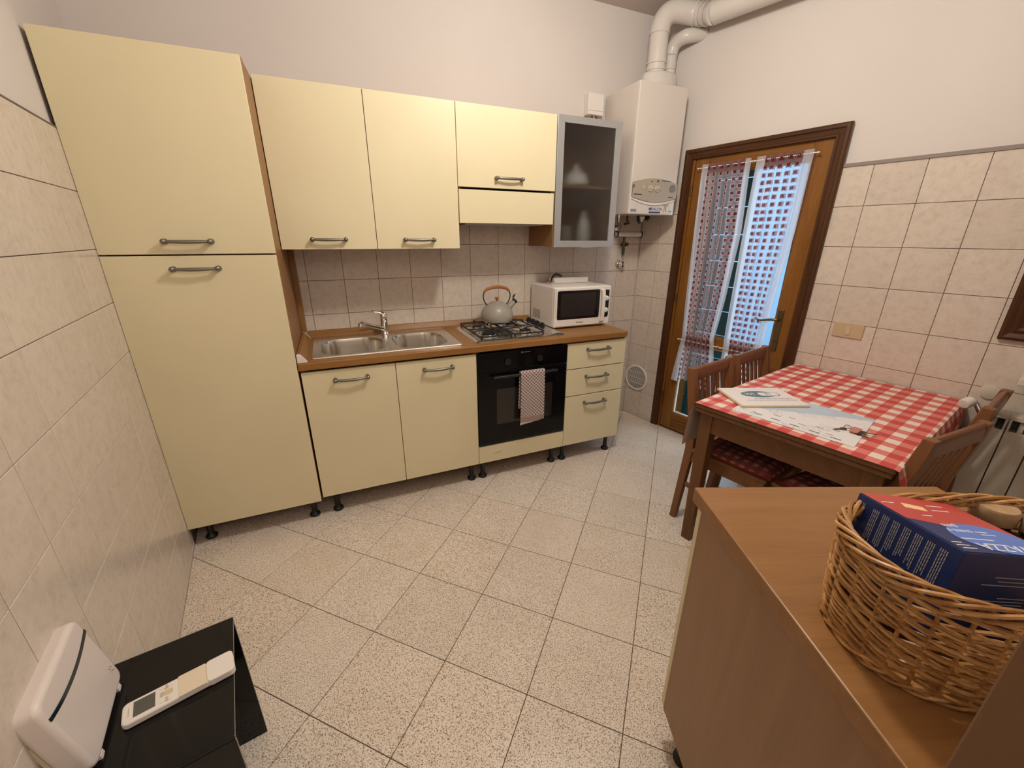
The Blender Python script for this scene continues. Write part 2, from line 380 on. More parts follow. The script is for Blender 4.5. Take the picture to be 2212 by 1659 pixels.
# left wall (frame LF, room side is +y)
wl = MB(); wl.box(-.1, -.2, -.05, 3.95, -.012, ZC)
wleft = LF.semp('wall_left'); put('plaster', wl, M_pl, wleft)
put('grout', B(.02, -.0125, 0, 3.9, -.0045, 1.8212), M_grout, wleft)
zl = [0, .0215]+[.0215+.2*k for k in range(1, 10)]
tiles(wleft, [.45+.2*k for k in range(11)], zl, lambda a, b, c, d: False, .56, 2.45, True)
put('tile_edge', B(.3, -.012, 1.8212, 3.9, .0005, 1.8262), M_grout, wleft)
# right wall (frame RF, room side is -y)
D0, D1, DT = .325, 1.225, 2.015
wr = MB(); wr.box(-.05, .012, -.05, D0, .30, ZC); wr.box(D0, .012, DT, D1, .30, ZC); wr.box(D1, .012, -.05, 3.95, .30, ZC)
wright = RF.semp('wall_right'); put('plaster', wr, M_pl, wright)
gr = MB(); gr.box(.004, .0045, 0, D0, .0125, 1.83); gr.box(D1, .0045, 0, 3.9, .0125, 1.83)
put('grout', gr, M_grout, wright)
zr = [0, .030]+[.030+.2*k for k in range(1, 10)]
tiles(wright, [.1691+.2*k-.2 for k in range(3)], zr, lambda a, b, c, d: False, .003, D0)
tiles(wright, [1.1691+.2*k for k in range(9)], zr, lambda a, b, c, d: False, D1, 2.80)
put('tile_edge_strip', B(D1+.015, -.006, 1.8205, 3.9, .012, 1.8365), mat('grey_edge_strip', (.26,.21,.18), .5), wright)
# front walls behind the camera: hall end wall, and the partition the sideboard stands against
struct('wall_front', B(-2.75, -4.0, -.05, 1.05, -3.86, ZC), M_pl)
pw = MB(); pw.box(-.012, -.735, -.05, 2.72, -.605, ZC)
wpart = SF.semp('wall_partition'); put('plaster', pw, M_pl, wpart)
jm = SF.semp('trim_1'); put('jamb', B(-.034, -.742, 0, -.012, -.603, 2.12), M_jamb, jm, bev=.003)
struct('ceiling', MB().prism([(-3.4,.3),(-2.7,-4.1),(1.1,-4.1),(.25,.3)], ZC, ZC+.1), M_ceil)
# ------------------------------------------------------------ ceiling lamp (just out of view above)
t = WF.thing('ceiling_lamp', 'round white ceiling lamp in the middle of the kitchen ceiling', 'lamp', (LAMP[0], LAMP[1], ZC))
put('lamp_base', MB().lathe([(.001,0),(.09,0),(.09,-.025),(.001,-.025)], (LAMP[0], LAMP[1], ZC), 28), M_whitep, t, smooth=True)
# ------------------------------------------------------------ door to the balcony
dr = RF.semp('door_1')
c0, c1, cz, cw = .311, 1.240, 2.030, .060
def casing(m):
    pass
prof = [(0, .0), (0, -.016), (.008, -.022), (.020, -.022), (.026, -.015), (.046, -.012), (.052, -.017), (.060, -.017), (.060, .0)]
def mould(path, prof, closed=False):   # prof (inward offset, y)
    m = MB(); n = len(prof); ring = []
    for (d, z, dd, dz) in path: ring += [(d+dd*o, y, z+dz*o) for o, y in prof]
    m.add(ring, [(i*n+k, i*n+(k+1) % n, (i+1)*n+(k+1) % n, (i+1)*n+k) for i in range(len(path)-1) for k in range(n)]+[tuple(range(n)), tuple(range((len(path)-1)*n, len(path)*n))]); return m
put('casing_side', mould([(c0,0,1,0),(c0,cz,1,-1)], prof), M_trimw, dr)
put('casing_side', mould([(c1,0,-1,0),(c1,cz,-1,-1)], prof), M_trimw, dr)
put('casing_head', mould([(c0,cz,1,-1),(c1,cz,-1,-1)], prof), M_trimh, dr)
jb = MB(); jb.box(.326, -.002, 0, .386, .30, 1.995); jb.box(1.174, -.002, 0, 1.224, .30, 1.995); jb.box(.326, -.002, 1.985, 1.224, .30, 2.014)
put('frame_lining', jb, M_door, dr, bev=.002)
L0, L1, LT, LB = .388, 1.172, 1.983, .008
def st(name, a, m, bv=.004): return put(name, B(*a), m, dr, bev=bv)
st('stile', (L0, .004, LB, .482, .05, LT), M_door); st('stile', (1.078, .004, LB, L1, .05, LT), M_door)
st('top_rail', (.482, .006, 1.875, 1.078, .048, LT), M_doorh); st('lock_rail', (.482, .006, .728, 1.078, .048, .808), M_doorh)
br = MB()
for k in range(5): br.box(.482, .006+.002*(k % 2), LB+.029*k, 1.078, .048, LB+.029*(k+1)-.0025)
put('bottom_rail', br, M_doorh, dr, bev=.003)
for nm, z0, z1 in (('upper', .808, 1.875), ('lower', .153, .728)):
    g = put('pane', B(.484, .026, z0+.002, 1.076, .030, z1-.002), M_glassp, dr); g['label'] = nm+' clear glass pane of the balcony door'
    bd = MB()
    for (a, b, c, d) in ((.482, z0, .490, z1), (1.070, z0, 1.078, z1), (.490, z0, 1.070, z0+.008), (.490, z1-.008, 1.070, z1)): bd.box(a, .018, b, c, .034, d)
    put('glazing_bead', bd, M_whitep if nm == 'lower' else M_doorh, dr)
for hz in (1.78, 1.05, .28):
    put('hinge', MB().cyl((.386, -.004, hz-.03), (.386, -.004, hz+.03), .006, 10), M_brass, dr, smooth=True)
pl_ = put('handle_plate', B(1.088, -.004, .80, 1.122, .006, 1.062), M_brass, dr, bev=.004)
hd = MB(); hd.cyl((1.106, 0, 1.002), (1.106, -.045, 1.002), .008, 12)
hd.tube([(1.106, -.045, 1.002), (1.085, -.05, 1.004), (1.055, -.05, .998), (1.025, -.05, .990), (1.000, -.052, .992), (.985, -.054, 1.003)], [.0085, .009, .007, .0065, .006, .0045], 10)
obj('lever', hd, M_brass, parent=pl_, smooth=True)
obj('keyhole', MB().cyl((1.105, -.0045, .865), (1.105, -.005, .865), .007, 12), M_dark, parent=pl_)
# outside: balcony, shutter, added sky screen
gr_ = RF.semp('ground'); put('paving', B(-4, .302, -.16, 3.2, 6, -.02), M_conc, gr_)
sh = RF.thing('window_shutter', 'dark green wooden shutter leaf standing outside the balcony door', 'shutter', (.60, .36, 0))
zb = .02; k = 0
while zb < 1.99:
    h_ = .178
    put('shutter_board', B(.37, .335, zb, .640, .362, zb+h_), M_shut, sh, bev=.003); zb += h_+.007; k += 1
put('shutter_stile', B(.345, .328, .01, .378, .368, 2.02), M_shut, sh, bev=.003)
fw_ = RF.thing('sky_screen_wall', 'blue wall added outside to screen the bright sky from the door', 'wall', (.2, 3.6, -.02))  # added wall: keeps the door view dim and blue under a bright sky
put('sky_screen', B(-4, 3.5, -.02, 2.8, 3.7, 2.75), M_skyscreen, fw_)
# ------------------------------------------------------------ curtains on the door
def curtmat():
    m = bpy.data.materials.new('sheer_curtain'); m.use_nodes = True; nt = m.node_tree; p = P(m)
    t = nd(m, 'ShaderNodeUVMap'); s = nd(m, 'ShaderNodeSeparateXYZ'); lk(m, t.outputs[0], s.inputs[0]); U, V = s.outputs[0], s.outputs[1]
    # U: 0..1 are the white side bands, metres of cloth in between are coded as 2+m ; V: z height in m
    inn = mth(m, 'GREATER_THAN', U, 1.5)
    wob = mth(m, 'MULTIPLY', mth(m, 'SUBTRACT', noise(m, t.outputs[0], 9, 2), .5), .010)
    fu = mth(m, 'FRACT', mth(m, 'DIVIDE', mth(m, 'ADD', U, wob), .046)); fv = mth(m, 'FRACT', mth(m, 'DIVIDE', mth(m, 'ADD', V, wob), .040))
    def band(f, a, b): return mth(m, 'MULTIPLY', mth(m, 'GREATER_THAN', f, a), mth(m, 'LESS_THAN', f, b))
    sqr = mth(m, 'MULTIPLY', mth(m, 'MULTIPLY', band(fu, .10, .82), band(fv, .14, .78)), inn)
    core = mth(m, 'MULTIPLY', mth(m, 'MULTIPLY', band(fu, .20, .73), band(fv, .24, .69)), inn)
    hem = mth(m, 'MULTIPLY', mth(m, 'MAXIMUM', band(V, 1.868, 1.94), band(V, .715, .800)), inn)
    c1 = mixc(m, sqr, (.84,.84,.88), (.70,.42,.42)); c2 = mixc(m, core, c1, (.20,.045,.035)); c3 = mixc(m, mth(m, 'MULTIPLY', hem, .75), c2, (.21,.045,.04))
    al = mth(m, 'ADD', mth(m, 'MULTIPLY', inn, -.46), .78)
    al = mth(m, 'MAXIMUM', al, mth(m, 'MULTIPLY', sqr, .93)); al = mth(m, 'MAXIMUM', al, mth(m, 'MULTIPLY', hem, .82))
    tr = nd(m, 'ShaderNodeBsdfTransparent'); tl = nd(m, 'ShaderNodeBsdfTranslucent'); df = nd(m, 'ShaderNodeBsdfDiffuse')
    lk(m, c3, tl.inputs[0]); lk(m, c3, df.inputs[0])
    mx = nd(m, 'ShaderNodeMixShader'); mx.inputs[0].default_value = .55; lk(m, df.outputs[0], mx.inputs[1]); lk(m, tl.outputs[0], mx.inputs[2])
    m2 = nd(m, 'ShaderNodeMixShader'); lk(m, al, m2.inputs[0]); lk(m, tr.outputs[0], m2.inputs[1]); lk(m, mx.outputs[0], m2.inputs[2])
    lk(m, m2.outputs[0], nt.nodes['Material Output'].inputs[0]); return m
M_curt = curtmat()
def interp(tb, z):
    for (z0, a), (z1, b) in zip(tb, tb[1:]):
        if z0 >= z >= z1: f = (z0-z)/(z0-z1); return a+(b-a)*f
    return tb[-1][1] if z < tb[-1][0] else tb[0][1]
def curtain(label, lt, rt_, ztop, zbot, seed, side, rag):
    rnd = random.Random(seed); ph = [rnd.uniform(0, 6.28) for _ in range(6)]
    base = ((lt[0][1]+rt_[0][1])/2, -.04, zbot)
    t = RF.thing('curtain', label, 'curtain', base, 'sheer curtains on the balcony door')
    NU, NV = 96, 90; wf = .245 if side == 'L' else .205; uvs = []
    def fn(u, v):
        z = ztop-(ztop-zbot)*v; a, b = interp(lt, z), interp(rt_, z); x = a+(b-a)*u
        g = .35+.65*min(1, abs(z-1.9)*3)*min(1, .25+abs(z-.76)*4)
        y = -.036-.011*g*math.sin(u*2*PI*6.5+ph[0]+.4*math.sin(z*4+ph[1]))-.006*g*math.sin(u*2*PI*11+ph[2]+z)
        gg = 1-min(1, min(abs(z-1.905), abs(z-.758))*18)
        if gg > 0: y += -.004*gg*math.sin(u*2*PI*30)+.004*gg
        if v > .93: y += .004*math.sin(u*60+ph[3])
        zz_ = z+(rag*(math.sin(u*2*PI*2+ph[4])*.02-u*.05) if v > .9 else 0)*(v-.9)*10
        bw = (.145, .10) if side == 'L' else (.16, .17)
        if u < bw[0]: U = u/bw[0]
        elif u > 1-bw[1]: U = (u-1+bw[1])/bw[1]
        else: U = 2+(u-bw[0])/(1-bw[0]-bw[1])*wf+.003*math.sin(u*2*PI*6.5+ph[0])
        uvs.append((U, zz_)); return (x, y, zz_)
    m = MB().grid(fn, NU, NV)
    put('cloth', m, M_curt, t, smooth=True, uvfn=lambda i: uvs[i], fix=False)
    for rz in (1.905, .758):
        a, b = interp(lt, rz), interp(rt_, rz)
        rd = MB().cyl((a-.028, -.030, rz), (b+.022, -.030, rz), .0032, 8)
        for e in (a-.030, b+.022): rd.cyl((e-.005, -.030, rz), (e+.005, -.030, rz), .005, 8)
        r_ = put('curtain_rod', rd, M_whitep, t, smooth=True)
        for e in (a-.018, b+.014): obj('rod_hook', MB().cyl((e, -.030, rz), (e, .006, rz), .0025, 6), M_whitep, parent=r_)
curtain('left sheer curtain with red woven squares, in front of the dark shutter',
        [(1.93,.462),(1.90,.462),(1.08,.487),(.80,.500),(.42,.462)], [(1.93,.768),(1.90,.770),(1.5,.785),(1.08,.762),(.80,.735),(.42,.80)], 1.925, .46, 3, 'L', 1.2)
curtain('right sheer curtain with red woven squares, brightly backlit beside the door handle',
        [(1.93,.808),(1.90,.808),(1.3,.812),(.80,.815),(.44,.82)], [(1.93,1.098),(1.90,1.100),(1.5,1.092),(1.08,1.062),(.80,1.052),(.44,1.05)], 1.925, .44, 8, 'R', .6)
# ------------------------------------------------------------ handles, feet, cabinets
def bow():
    m = MB()
    for s in (-1, 1):
        m.lathe([(.0005,0),(.0108,0),(.0112,-.003),(.0085,-.010),(.0092,-.018),(.0108,-.024),(.0088,-.033),(.0005,-.035)], (s*.077, 0, 0), 14, (0,1,0))
    n = 15; pts = []; rr = []
    for i in range(n):
        f = i/(n-1); x = -.077+.154*f; e = math.sin(PI*f)
        pts.append((x, -.024-.009*e, -.0015*e)); rr.append(.0058+.0020*e)
    m.tube(pts, rr, 10); return m
HM = bow().mesh('handle', M_pewter, True)
def handle(door, x, y, z):
    o = bpy.data.objects.new('handle', HM); COL.objects.link(o); o.parent = door; o.location = (x, y, z); o['label'] = 'pewter bow handle'; return o
def foot():
    m = MB(); m.lathe([(.001,0),(.026,0),(.028,.006),(.026,.014),(.014,.024),(.014,.11),(.022,.114),(.022,.128),(.001,.128)], (0,0,0), 16); return m
FM = foot().mesh('foot', M_black, True)
def feet(t, pts, s=1):
    for x, y in pts: inst('foot', FM, t, (x, y, .0), None, (1, 1, s))
def carc(t, x0, x1, y0, y1, z0, z1, m=None, top=True, shelf=(), back=True):
    m = m or M_carc; w_ = .018
    put('side_panel', B(x0, y0, z0, x0+w_, y1, z1), m, t, bev=.001); put('side_panel', B(x1-w_, y0, z0, x1, y1, z1), m, t, bev=.001)
    put('bottom_panel', B(x0+w_, y0, z0, x1-w_, y1, z0+w_), m, t)
    if top: put('top_panel', B(x0+w_, y0, z1-w_, x1-w_, y1, z1), m, t)
    if back: put('back_panel', B(x0+w_, y1-.006, z0+w_, x1-w_, y1, z1-(w_ if top else 0)), m, t)
    for z in shelf: put('shelf', B(x0+w_, y0+.02, z, x1-w_, y1-.006, z+w_), m, t)
def front(t, name, x0, x1, z0, z1, yf, th=.019, hpos=None, m=None):
    d = put(name, B(x0+.0015, yf, z0+.0015, x1-.0015, yf+th, z1-.0015), m or M_cream, t, bev=.0016)
    if hpos: handle(d, hpos[0], yf, hpos[1])
    return d
XT0, XT1 = -3.074, -2.4745
t = WF.thing('tall_cabinet', 'tall cream two-door kitchen cabinet standing in the left corner', 'cabinet', ((XT0+XT1)/2, -.3, 0))
carc(t, XT0, XT1, -.580, -.015, .1172, 2.1155, shelf=(1.388,))
front(t, 'upper_door', XT0, XT1, 1.3995, 2.1155, -.6014, hpos=(-2.777, 1.450))
front(t, 'lower_door', XT0, XT1, .1172, 1.3965, -.6014, hpos=(-2.773, 1.344))
feet(t, [(XT0+.06, -.52), (XT1-.05, -.535), (XT0+.06, -.08), (XT1-.05, -.08)], .117/.128)
X0 = -2.4673; XB = [X0, X0+.45, X0+.9, X0+1.5, X0+1.95]; YF = -.5876; ZB, ZT = .1284, .8453
t = WF.thing('sink_cabinet', 'cream two-door base cabinet under the sink', 'cabinet', (XB[1], -.3, 0))
carc(t, XB[0], XB[2], YF+.02, -.03, ZB, .8565, top=False, back=False)
front(t, 'door', XB[0], XB[1], ZB, ZT, YF, hpos=(-2.239, .792)); front(t, 'door', XB[1], XB[2], ZB, ZT, YF, hpos=(-1.790, .791))
feet(t, [(XB[0]+.065, -.53), (XB[2]-.035, -.53), (XB[0]+.065, -.1), (XB[2]-.05, -.1)])
t = WF.thing('oven_housing', 'cream base unit that holds the black built-in oven', 'cabinet', ((XB[2]+XB[3])/2, -.3, 0))
carc(t, XB[2], XB[3], YF+.02, -.03, ZB, .8565, top=False, shelf=(), back=False)
d = front(t, 'plinth_panel', XB[2], XB[3], ZB, .248, YF)
obj('scratch', MB().tube([(-1.47, YF-.0003, .180), (-1.445, YF-.0003, .1865), (-1.41, YF-.0003, .195)], [.0003,.0012,.0005], 6), M_gk, parent=d)
feet(t, [(XB[2]+.04, -.53), (XB[3]-.055, -.53), (XB[2]+.05, -.1), (XB[3]-.05, -.1)])
# oven
t = WF.thing('oven', 'black built-in oven with a tea towel over its handle', 'oven', ((XB[2]+XB[3])/2, -.3, .252))
oc = (XB[2]+XB[3])/2
put('oven_body', B(XB[2]+.022, YF+.004, .252, XB[3]-.022, -.06, .840), M_black, t)
cp = put('control_panel', B(XB[2]+.003, YF-.004, .728, XB[3]-.003, YF+.012, .844), M_blackgl, t, bev=.003)
for kx in (-.11, .10):
    obj('dial', MB().lathe([(.001,0),(.019,0),(.021,-.004),(.019,-.014),(.001,-.015)], (oc+kx, YF-.004, .782), 20, (0,1,0)), M_black, parent=cp, smooth=True)
obj('emblem', MB().box(oc-.012, YF-.0046, .826, oc+.040, YF-.004, .8300).lathe([(.006,0),(.006,-.0006)], (oc-.017, YF-.004, .828), 14, (0,1,0)), mat('emblem_grey', (.12,.12,.12), .4), parent=cp)
od = put('oven_door', B(XB[2]+.004, YF-.006, .262, XB[3]-.004, YF+.014, .722), M_blackgl, t, bev=.004)
obj('oven_window', B(-1.448, YF-.0068, .385, -1.070, YF-.006, .615), M_ovenwin, parent=od, bev=.0003)
hb_ = MB().cyl((oc-.21, YF-.038, .700), (oc+.21, YF-.038, .700), .009, 12)
for s in (-1, 1): hb_.cyl((oc+s*.19, YF-.006, .700), (oc+s*.19, YF-.038, .700), .007, 10)
obj('door_handle', hb_, M_black, parent=od, smooth=True)
put('lower_strip', B(XB[2]+.004, YF-.002, .249, XB[3]-.004, YF+.012, .260), M_black, t)
# towel
def towelmat():
    m = mat('checked_towel_cloth', (.6,.5,.45), .95, spec=.1); t_ = nd(m, 'ShaderNodeUVMap'); s = nd(m, 'ShaderNodeSeparateXYZ'); lk(m, t_.outputs[0], s.inputs[0])
    a = mth(m, 'LESS_THAN', mth(m, 'FRACT', mth(m, 'DIVIDE', s.outputs[0], .0215)), .5); b = mth(m, 'LESS_THAN', mth(m, 'FRACT', mth(m, 'DIVIDE', s.outputs[1], .0215)), .5)
    x = mth(m, 'ABSOLUTE', mth(m, 'SUBTRACT', a, b)); body = mth(m, 'GREATER_THAN', s.outputs[1], .427); hem = mth(m, 'LESS_THAN', s.outputs[1], .392)
    c = mixc(m, x, (.62,.53,.50), (.22,.15,.145)); c = mixc(m, body, (.34,.245,.22), c); c = mixc(m, hem, c, (.68,.60,.57)); setc(m, c)
    bump(m, noise(m, t_.outputs[0], 700, 2), .4, .001); return m
t = WF.thing('tea_towel', 'white and mauve checked tea towel hanging on the oven handle', 'towel', (-1.233, YF-.05, .38))
tuv = []
def tw(u, v):
    x = -1.315+.165*u+(.006*math.sin(v*3)*(1-u)); L_ = v*.56; wv = .004*math.sin(u*9+1.3)*min(1, abs(v-.36)*4)
    if v < .36: z = .712-(.36-v)/.36*.235; y = YF-.027+.002*u
    elif v < .40: a = (v-.36)/.04*PI; z = .712+.0125*math.sin(a); y = YF-.038+.0125*math.cos(a)
    else: z = .712-(v-.40)/.60*(.33-.012*u); y = YF-.0505-.004*(v-.4)
    if v >= .40: z -= .006*(1-u)*(v > .9)
    tuv.append((x, z)); return (x, y+(-abs(wv) if v > .38 else 0), z)
m = MB().grid(tw, 20, 60); o = put('cloth', m, towelmat(), t, smooth=True, uvfn=lambda i: tuv[i], fix=False)
md = o.modifiers.new('thick', 'SOLIDIFY'); md.thickness = .002; md.offset = 0
# drawer unit
t = WF.thing('drawer_unit', 'cream three-drawer base unit at the right end of the run', 'cabinet', ((XB[3]+XB[4])/2, -.3, 0))
carc(t, XB[3], XB[4], YF+.02, -.03, ZB, .8565)
for z0, z1, hz in ((.6755, ZT, .7985), (.4890, .6725, .6165), (ZB, .4860, .432)):
    front(t, 'drawer', XB[3], XB[4], z0, z1, YF, hpos=(-.7415, hz))
feet(t, [(XB[3]+.03, -.53), (XB[4]-.055, -.53), (XB[3]+.05, -.1), (XB[4]-.05, -.1)])
# worktop with holes for the two bowls
BL = rrect(-2.372, -.508, -2.045, -.150, .105, 8); BR_ = rrect(-1.985, -.512, -1.690, -.150, .105, 8)
def grow(x0, y0, x1, y1, r, g): return rrect(x0-g, y0-g, x1+g, y1+g, r+g, 8)
WX0, WX1 = -2.4725, -.522
o = obj('worktop', holed([(WX0,-.603),(WX1,-.603),(WX1,-.002),(WX0,-.002)], [grow(-2.372,-.508,-2.045,-.150,.105,.006), grow(-1.985,-.512,-1.690,-.150,.105,.006)], .857, .895), M_wt, bev=.006, seg=3)
tag(o, 'long brown wood worktop running over the base units', 'worktop')
t = WF.thing('worktop_upstand', 'low wood upstand strip along the wall behind the sink and hob', 'upstand', (-1.7, -.02, .895))
put('back_strip', MB().prism([(-.003,.8955),(-.034,.8955),(-.030,.906),(-.012,.932),(-.003,.934)], -2.44, -.966, 'x'), M_wt, t)
put('side_strip', MB().prism([(-2.4715,.8955),(-2.430,.8955),(-2.434,.902),(-2.458,.932),(-2.4715,.934)], -.560, -.045, 'y'), M_wt, t)
for ya, yb in ((-.590, -.5605), (-.0445, -.036)):
    put('end_cap', MB().prism([(-2.4715,.8955),(-2.428,.8955),(-2.456,.934),(-2.4715,.935)], ya, yb, 'y'), M_whitep, t, bev=.001)
o = obj('filler_strip', B(-2.474, -.045, .936, -2.446, -.001, 1.4085), M_carc, bev=.001); tag(o, 'narrow vertical wood filler strip between tall cabinet and tiles', 'trim')
# sink
t = WF.thing('sink', 'stainless steel double-bowl sink set into the worktop', 'sink', (-2.02, -.29, .895))
put('rim', holed(rrect(-2.412, -.545, -1.632, -.040, .012, 3), [BL, BR_], .8952, .8985), M_ss, t, bev=.0012)
def bowl(x0, y0, x1, y1, r, dep):
    m = MB(); rings = []
    for ins, z, rr_ in ((0, .8975, r), (.004, .880, r), (.008, .80, r-.003), (.018, .76, r-.008), (.05, dep, r-.03), (.15, dep-.002, .012)):
        q = rrect(x0+ins, y0+ins, x1-ins, y1-ins, max(.008, rr_-ins*.3), 8); rings.append([(a, b, z) for a, b in q])
    n = len(rings[0]); m.add([p for q in rings for p in q], [(i*n+k, i*n+(k+1) % n, (i+1)*n+(k+1) % n, (i+1)*n+k) for i in range(len(rings)-1) for k in range(n)]+[tuple(range((len(rings)-1)*n, len(rings)*n))])
    return m
for a, nm in (((-2.372,-.508,-2.045,-.150,.105,.742), 'left'), ((-1.985,-.512,-1.690,-.150,.105,.742), 'right')):
    b_ = put('bowl', bowl(*a), M_ss2, t, smooth=True)
    cx_, cy_ = (a[0]+a[2])/2, (a[1]+a[3])/2
    obj('drain', MB().lathe([(.001,.002),(.030,.002),(.036,.004),(.038,.001)], (cx_, cy_, .741), 20), M_chrome, parent=b_, smooth=True)
put('rim_ridge', MB().tube([(-2.405,-.538,.8985), (-1.64,-.538,.8985)], .003, 6), M_ss, t, smooth=True)
# faucet
t = WF.thing('faucet', 'chrome single-lever mixer tap behind the sink bowls', 'faucet', (-2.005, -.105, .8985))
fx, fy = -2.005, -.105
put('base', MB().lathe([(.001,0),(.026,0),(.026,.006),(.022,.012),(.0205,.03),(.0205,.085),(.022,.088),(.022,.12),(.019,.126),(.001,.127)], (fx, fy, .8985), 24), M_chrome, t, smooth=True)
put('spout', MB().tube([(fx, fy, .930), (fx-.03, fy-.025, .945), (fx-.075, fy-.07, .968), (fx-.12, fy-.125, .993), (fx-.138, fy-.15, 1.004), (fx-.146, fy-.162, 1.000), (fx-.148, fy-.164, .985)], [.014,.014,.0125,.0115,.0125,.0135,.013], 14), M_chrome, t, smooth=True)
put('lever', MB().hexa([(fx-.014,fy-.012,1.022),(fx+.014,fy-.014,1.022),(fx+.014,fy+.012,1.022),(fx-.012,fy+.014,1.022),(fx-.014,fy-.012,1.034),(fx+.014,fy-.014,1.030),(fx+.014,fy+.012,1.030),(fx-.012,fy+.014,1.034)])
    .tube([(fx,fy,1.028),(fx-.03,fy-.02,1.042),(fx-.065,fy-.035,1.050),(fx-.082,fy-.042,1.048)], [.010,.007,.006,.0045], 8), M_chrome, t, smooth=True, bev=.002)
# ------------------------------------------------------------ hob
t = WF.thing('gas_hob', 'steel four-burner gas hob with black wire grates', 'hob', (-1.26, -.30, .895))
HX0, HX1, HY0, HY1 = -1.548, -.952, -.542, -.045
hp_ = MB(); q0 = rrect(HX0, HY0, HX1, HY1, .022, 5); q1 = rrect(HX0+.016, HY0+.016, HX1-.016, HY1-.016, .014, 5); q2 = rrect(HX0+.045, HY0+.040, HX1-.115, HY1-.040, .03, 5); q3 = rrect(HX0+.055, HY0+.050, HX1-.125, HY1-.050, .025, 5)
n = len(q0); R_ = [[(a,b,.8955) for a,b in q0], [(a,b,.905) for a,b in q1], [(a,b,.906) for a,b in q2], [(a,b,.899) for a,b in q3]]
hp_.add([p for r_ in R_ for p in r_], [(i*n+k, i*n+(k+1) % n, (i+1)*n+(k+1) % n, (i+1)*n+k) for i in range(3) for k in range(n)]+[tuple(range(3*n, 4*n))])
put('top_plate', hp_, M_ss, t, smooth=True)
for bx_, by_, r_ in ((-1.425, -.175, .036), (-1.425, -.405, .052), (-1.185, -.405, .036), (-1.180, -.170, .045)):
    b_ = put('burner', MB().lathe([(.001,.0),(r_+.012,0),(r_+.010,.008),(r_,.010),(r_,.016),(.001,.017)], (bx_, by_, .899), 28), M_ss2, t, smooth=True)
    obj('burner_cap', MB().lathe([(.001,.017),(r_*.80,.017),(r_*.80,.023),(.001,.025)], (bx_, by_, .899), 28), M_iron, parent=b_, smooth=True)
for gx0, gx1 in ((-1.515, -1.305), (-1.300, -1.090)):
    g = MB(); z = .934; r_ = .0046
    def rail(pts): g.tube(pts, r_, 8)
    y0, y1 = -.515, -.072; cx_ = (gx0+gx1)/2
    rp = [(a, b, z-.012) for a, b in rrect(gx0, y0, gx1, y1, .03, 4)]; rail(rp+[rp[0]])
    for cy in (-.405, -.173):
        for (dx, dy) in ((1,0),(-1,0),(0,1),(0,-1)):
            ex, ey = (cx_+dx*(gx1-cx_) if dx else cx_), (cy+dy*.11 if dy else cy)
            rail([(ex, ey, z-.012), (ex, ey, z-.002), (ex-dx*.012, ey-dy*.012, z+.003), (cx_+dx*.028, cy+dy*.028, z+.003), (cx_+dx*.022, cy+dy*.022, z-.004)])
    rail([(gx0, -.29, z-.012), (gx1, -.29, z-.012)])
    for a, b in ((gx0+.01, y0+.012), (gx1-.01, y0+.012), (gx0+.01, y1-.012), (gx1-.01, y1-.012)): g.cyl((a, b, .8995), (a, b, z-.012), .005, 8)
    put('grate', g, M_iron, t, smooth=True)
for ky in (-.095, -.165, -.235, -.305):
    put('knob', MB().lathe([(.001,0),(.020,0),(.020,.004),(.016,.006),(.0155,.021),(.001,.022)], (-1.005, ky, .906), 20).box(-1.008, ky-.0155, .927, -1.002, ky+.0155, .934), M_black, t, smooth=True)
# ------------------------------------------------------------ kettle
kx, ky, kz = -1.293, -.208, .9435
t = WF.thing('kettle', 'grey whistling kettle with wooden handle standing on the hob', 'kettle', (kx, ky, kz))
kb = put('body', MB().lathe([(.001,.002),(.072,0),(.084,.002),(.098,.012),(.106,.030),(.107,.048),(.101,.072),(.088,.095),(.070,.112),(.050,.123),(.046,.124),(.030,.128),(.001,.130)], (kx, ky, kz), 48), M_kettle, t, smooth=True)
obj('base_band', MB().lathe([(.074,-.001),(.085,.001),(.0965,.0095),(.0955,.0115)], (kx, ky, kz), 48, cap=False), M_chrome, parent=kb, smooth=True)
ld = put('lid', MB().lathe([(.046,.1245),(.044,.129),(.030,.134),(.001,.137)], (kx, ky, kz), 40), M_kettle, t, smooth=True)
obj('lid_knob', MB().lathe([(.004,.135),(.006,.142),(.006,.147),(.014,.150),(.015,.156),(.010,.161),(.001,.162)], (kx, ky, kz), 20), M_hwood, parent=ld, smooth=True)
def arch(a): return (kx+math.cos(a)*.094*1.0, ky, kz+.112+math.sin(a)*.112)
hpts = [(kx-.068, ky, kz+.112), (kx-.080, ky, kz+.125), (kx-.092, ky, kz+.150), (kx-.094, ky, kz+.175), (kx-.086, ky, kz+.200)]
for s in (1, -1):
    put('handle_wire', MB().tube([(kx+s*(p[0]-kx), p[1], p[2]) for p in hpts], .0038, 8), M_black, t, smooth=True)
put('handle_grip', MB().tube([(kx-.088, ky, kz+.196), (kx-.070, ky, kz+.213), (kx-.035, ky, kz+.223), (kx, ky, kz+.226), (kx+.035, ky, kz+.223), (kx+.070, ky, kz+.213), (kx+.088, ky, kz+.196)], [.007,.009,.0105,.011,.0105,.009,.007], 12), M_hwood, t, smooth=True)
sp = put('spout', MB().tube([(kx+.075, ky, kz+.080), (kx+.098, ky-.002, kz+.103), (kx+.125, ky-.004, kz+.130)], [.023,.018,.0165], 16), M_kettle, t, smooth=True)
obj('whistle', MB().tube([(kx+.120, ky-.004, kz+.126), (kx+.131, ky-.004, kz+.137)], [.0185, .018], 16).tube([(kx+.112, ky-.004, kz+.148), (kx+.118, ky-.004, kz+.162), (kx+.128, ky-.004, kz+.176)], [.004,.007,.004], 8), M_black, parent=sp, smooth=True)
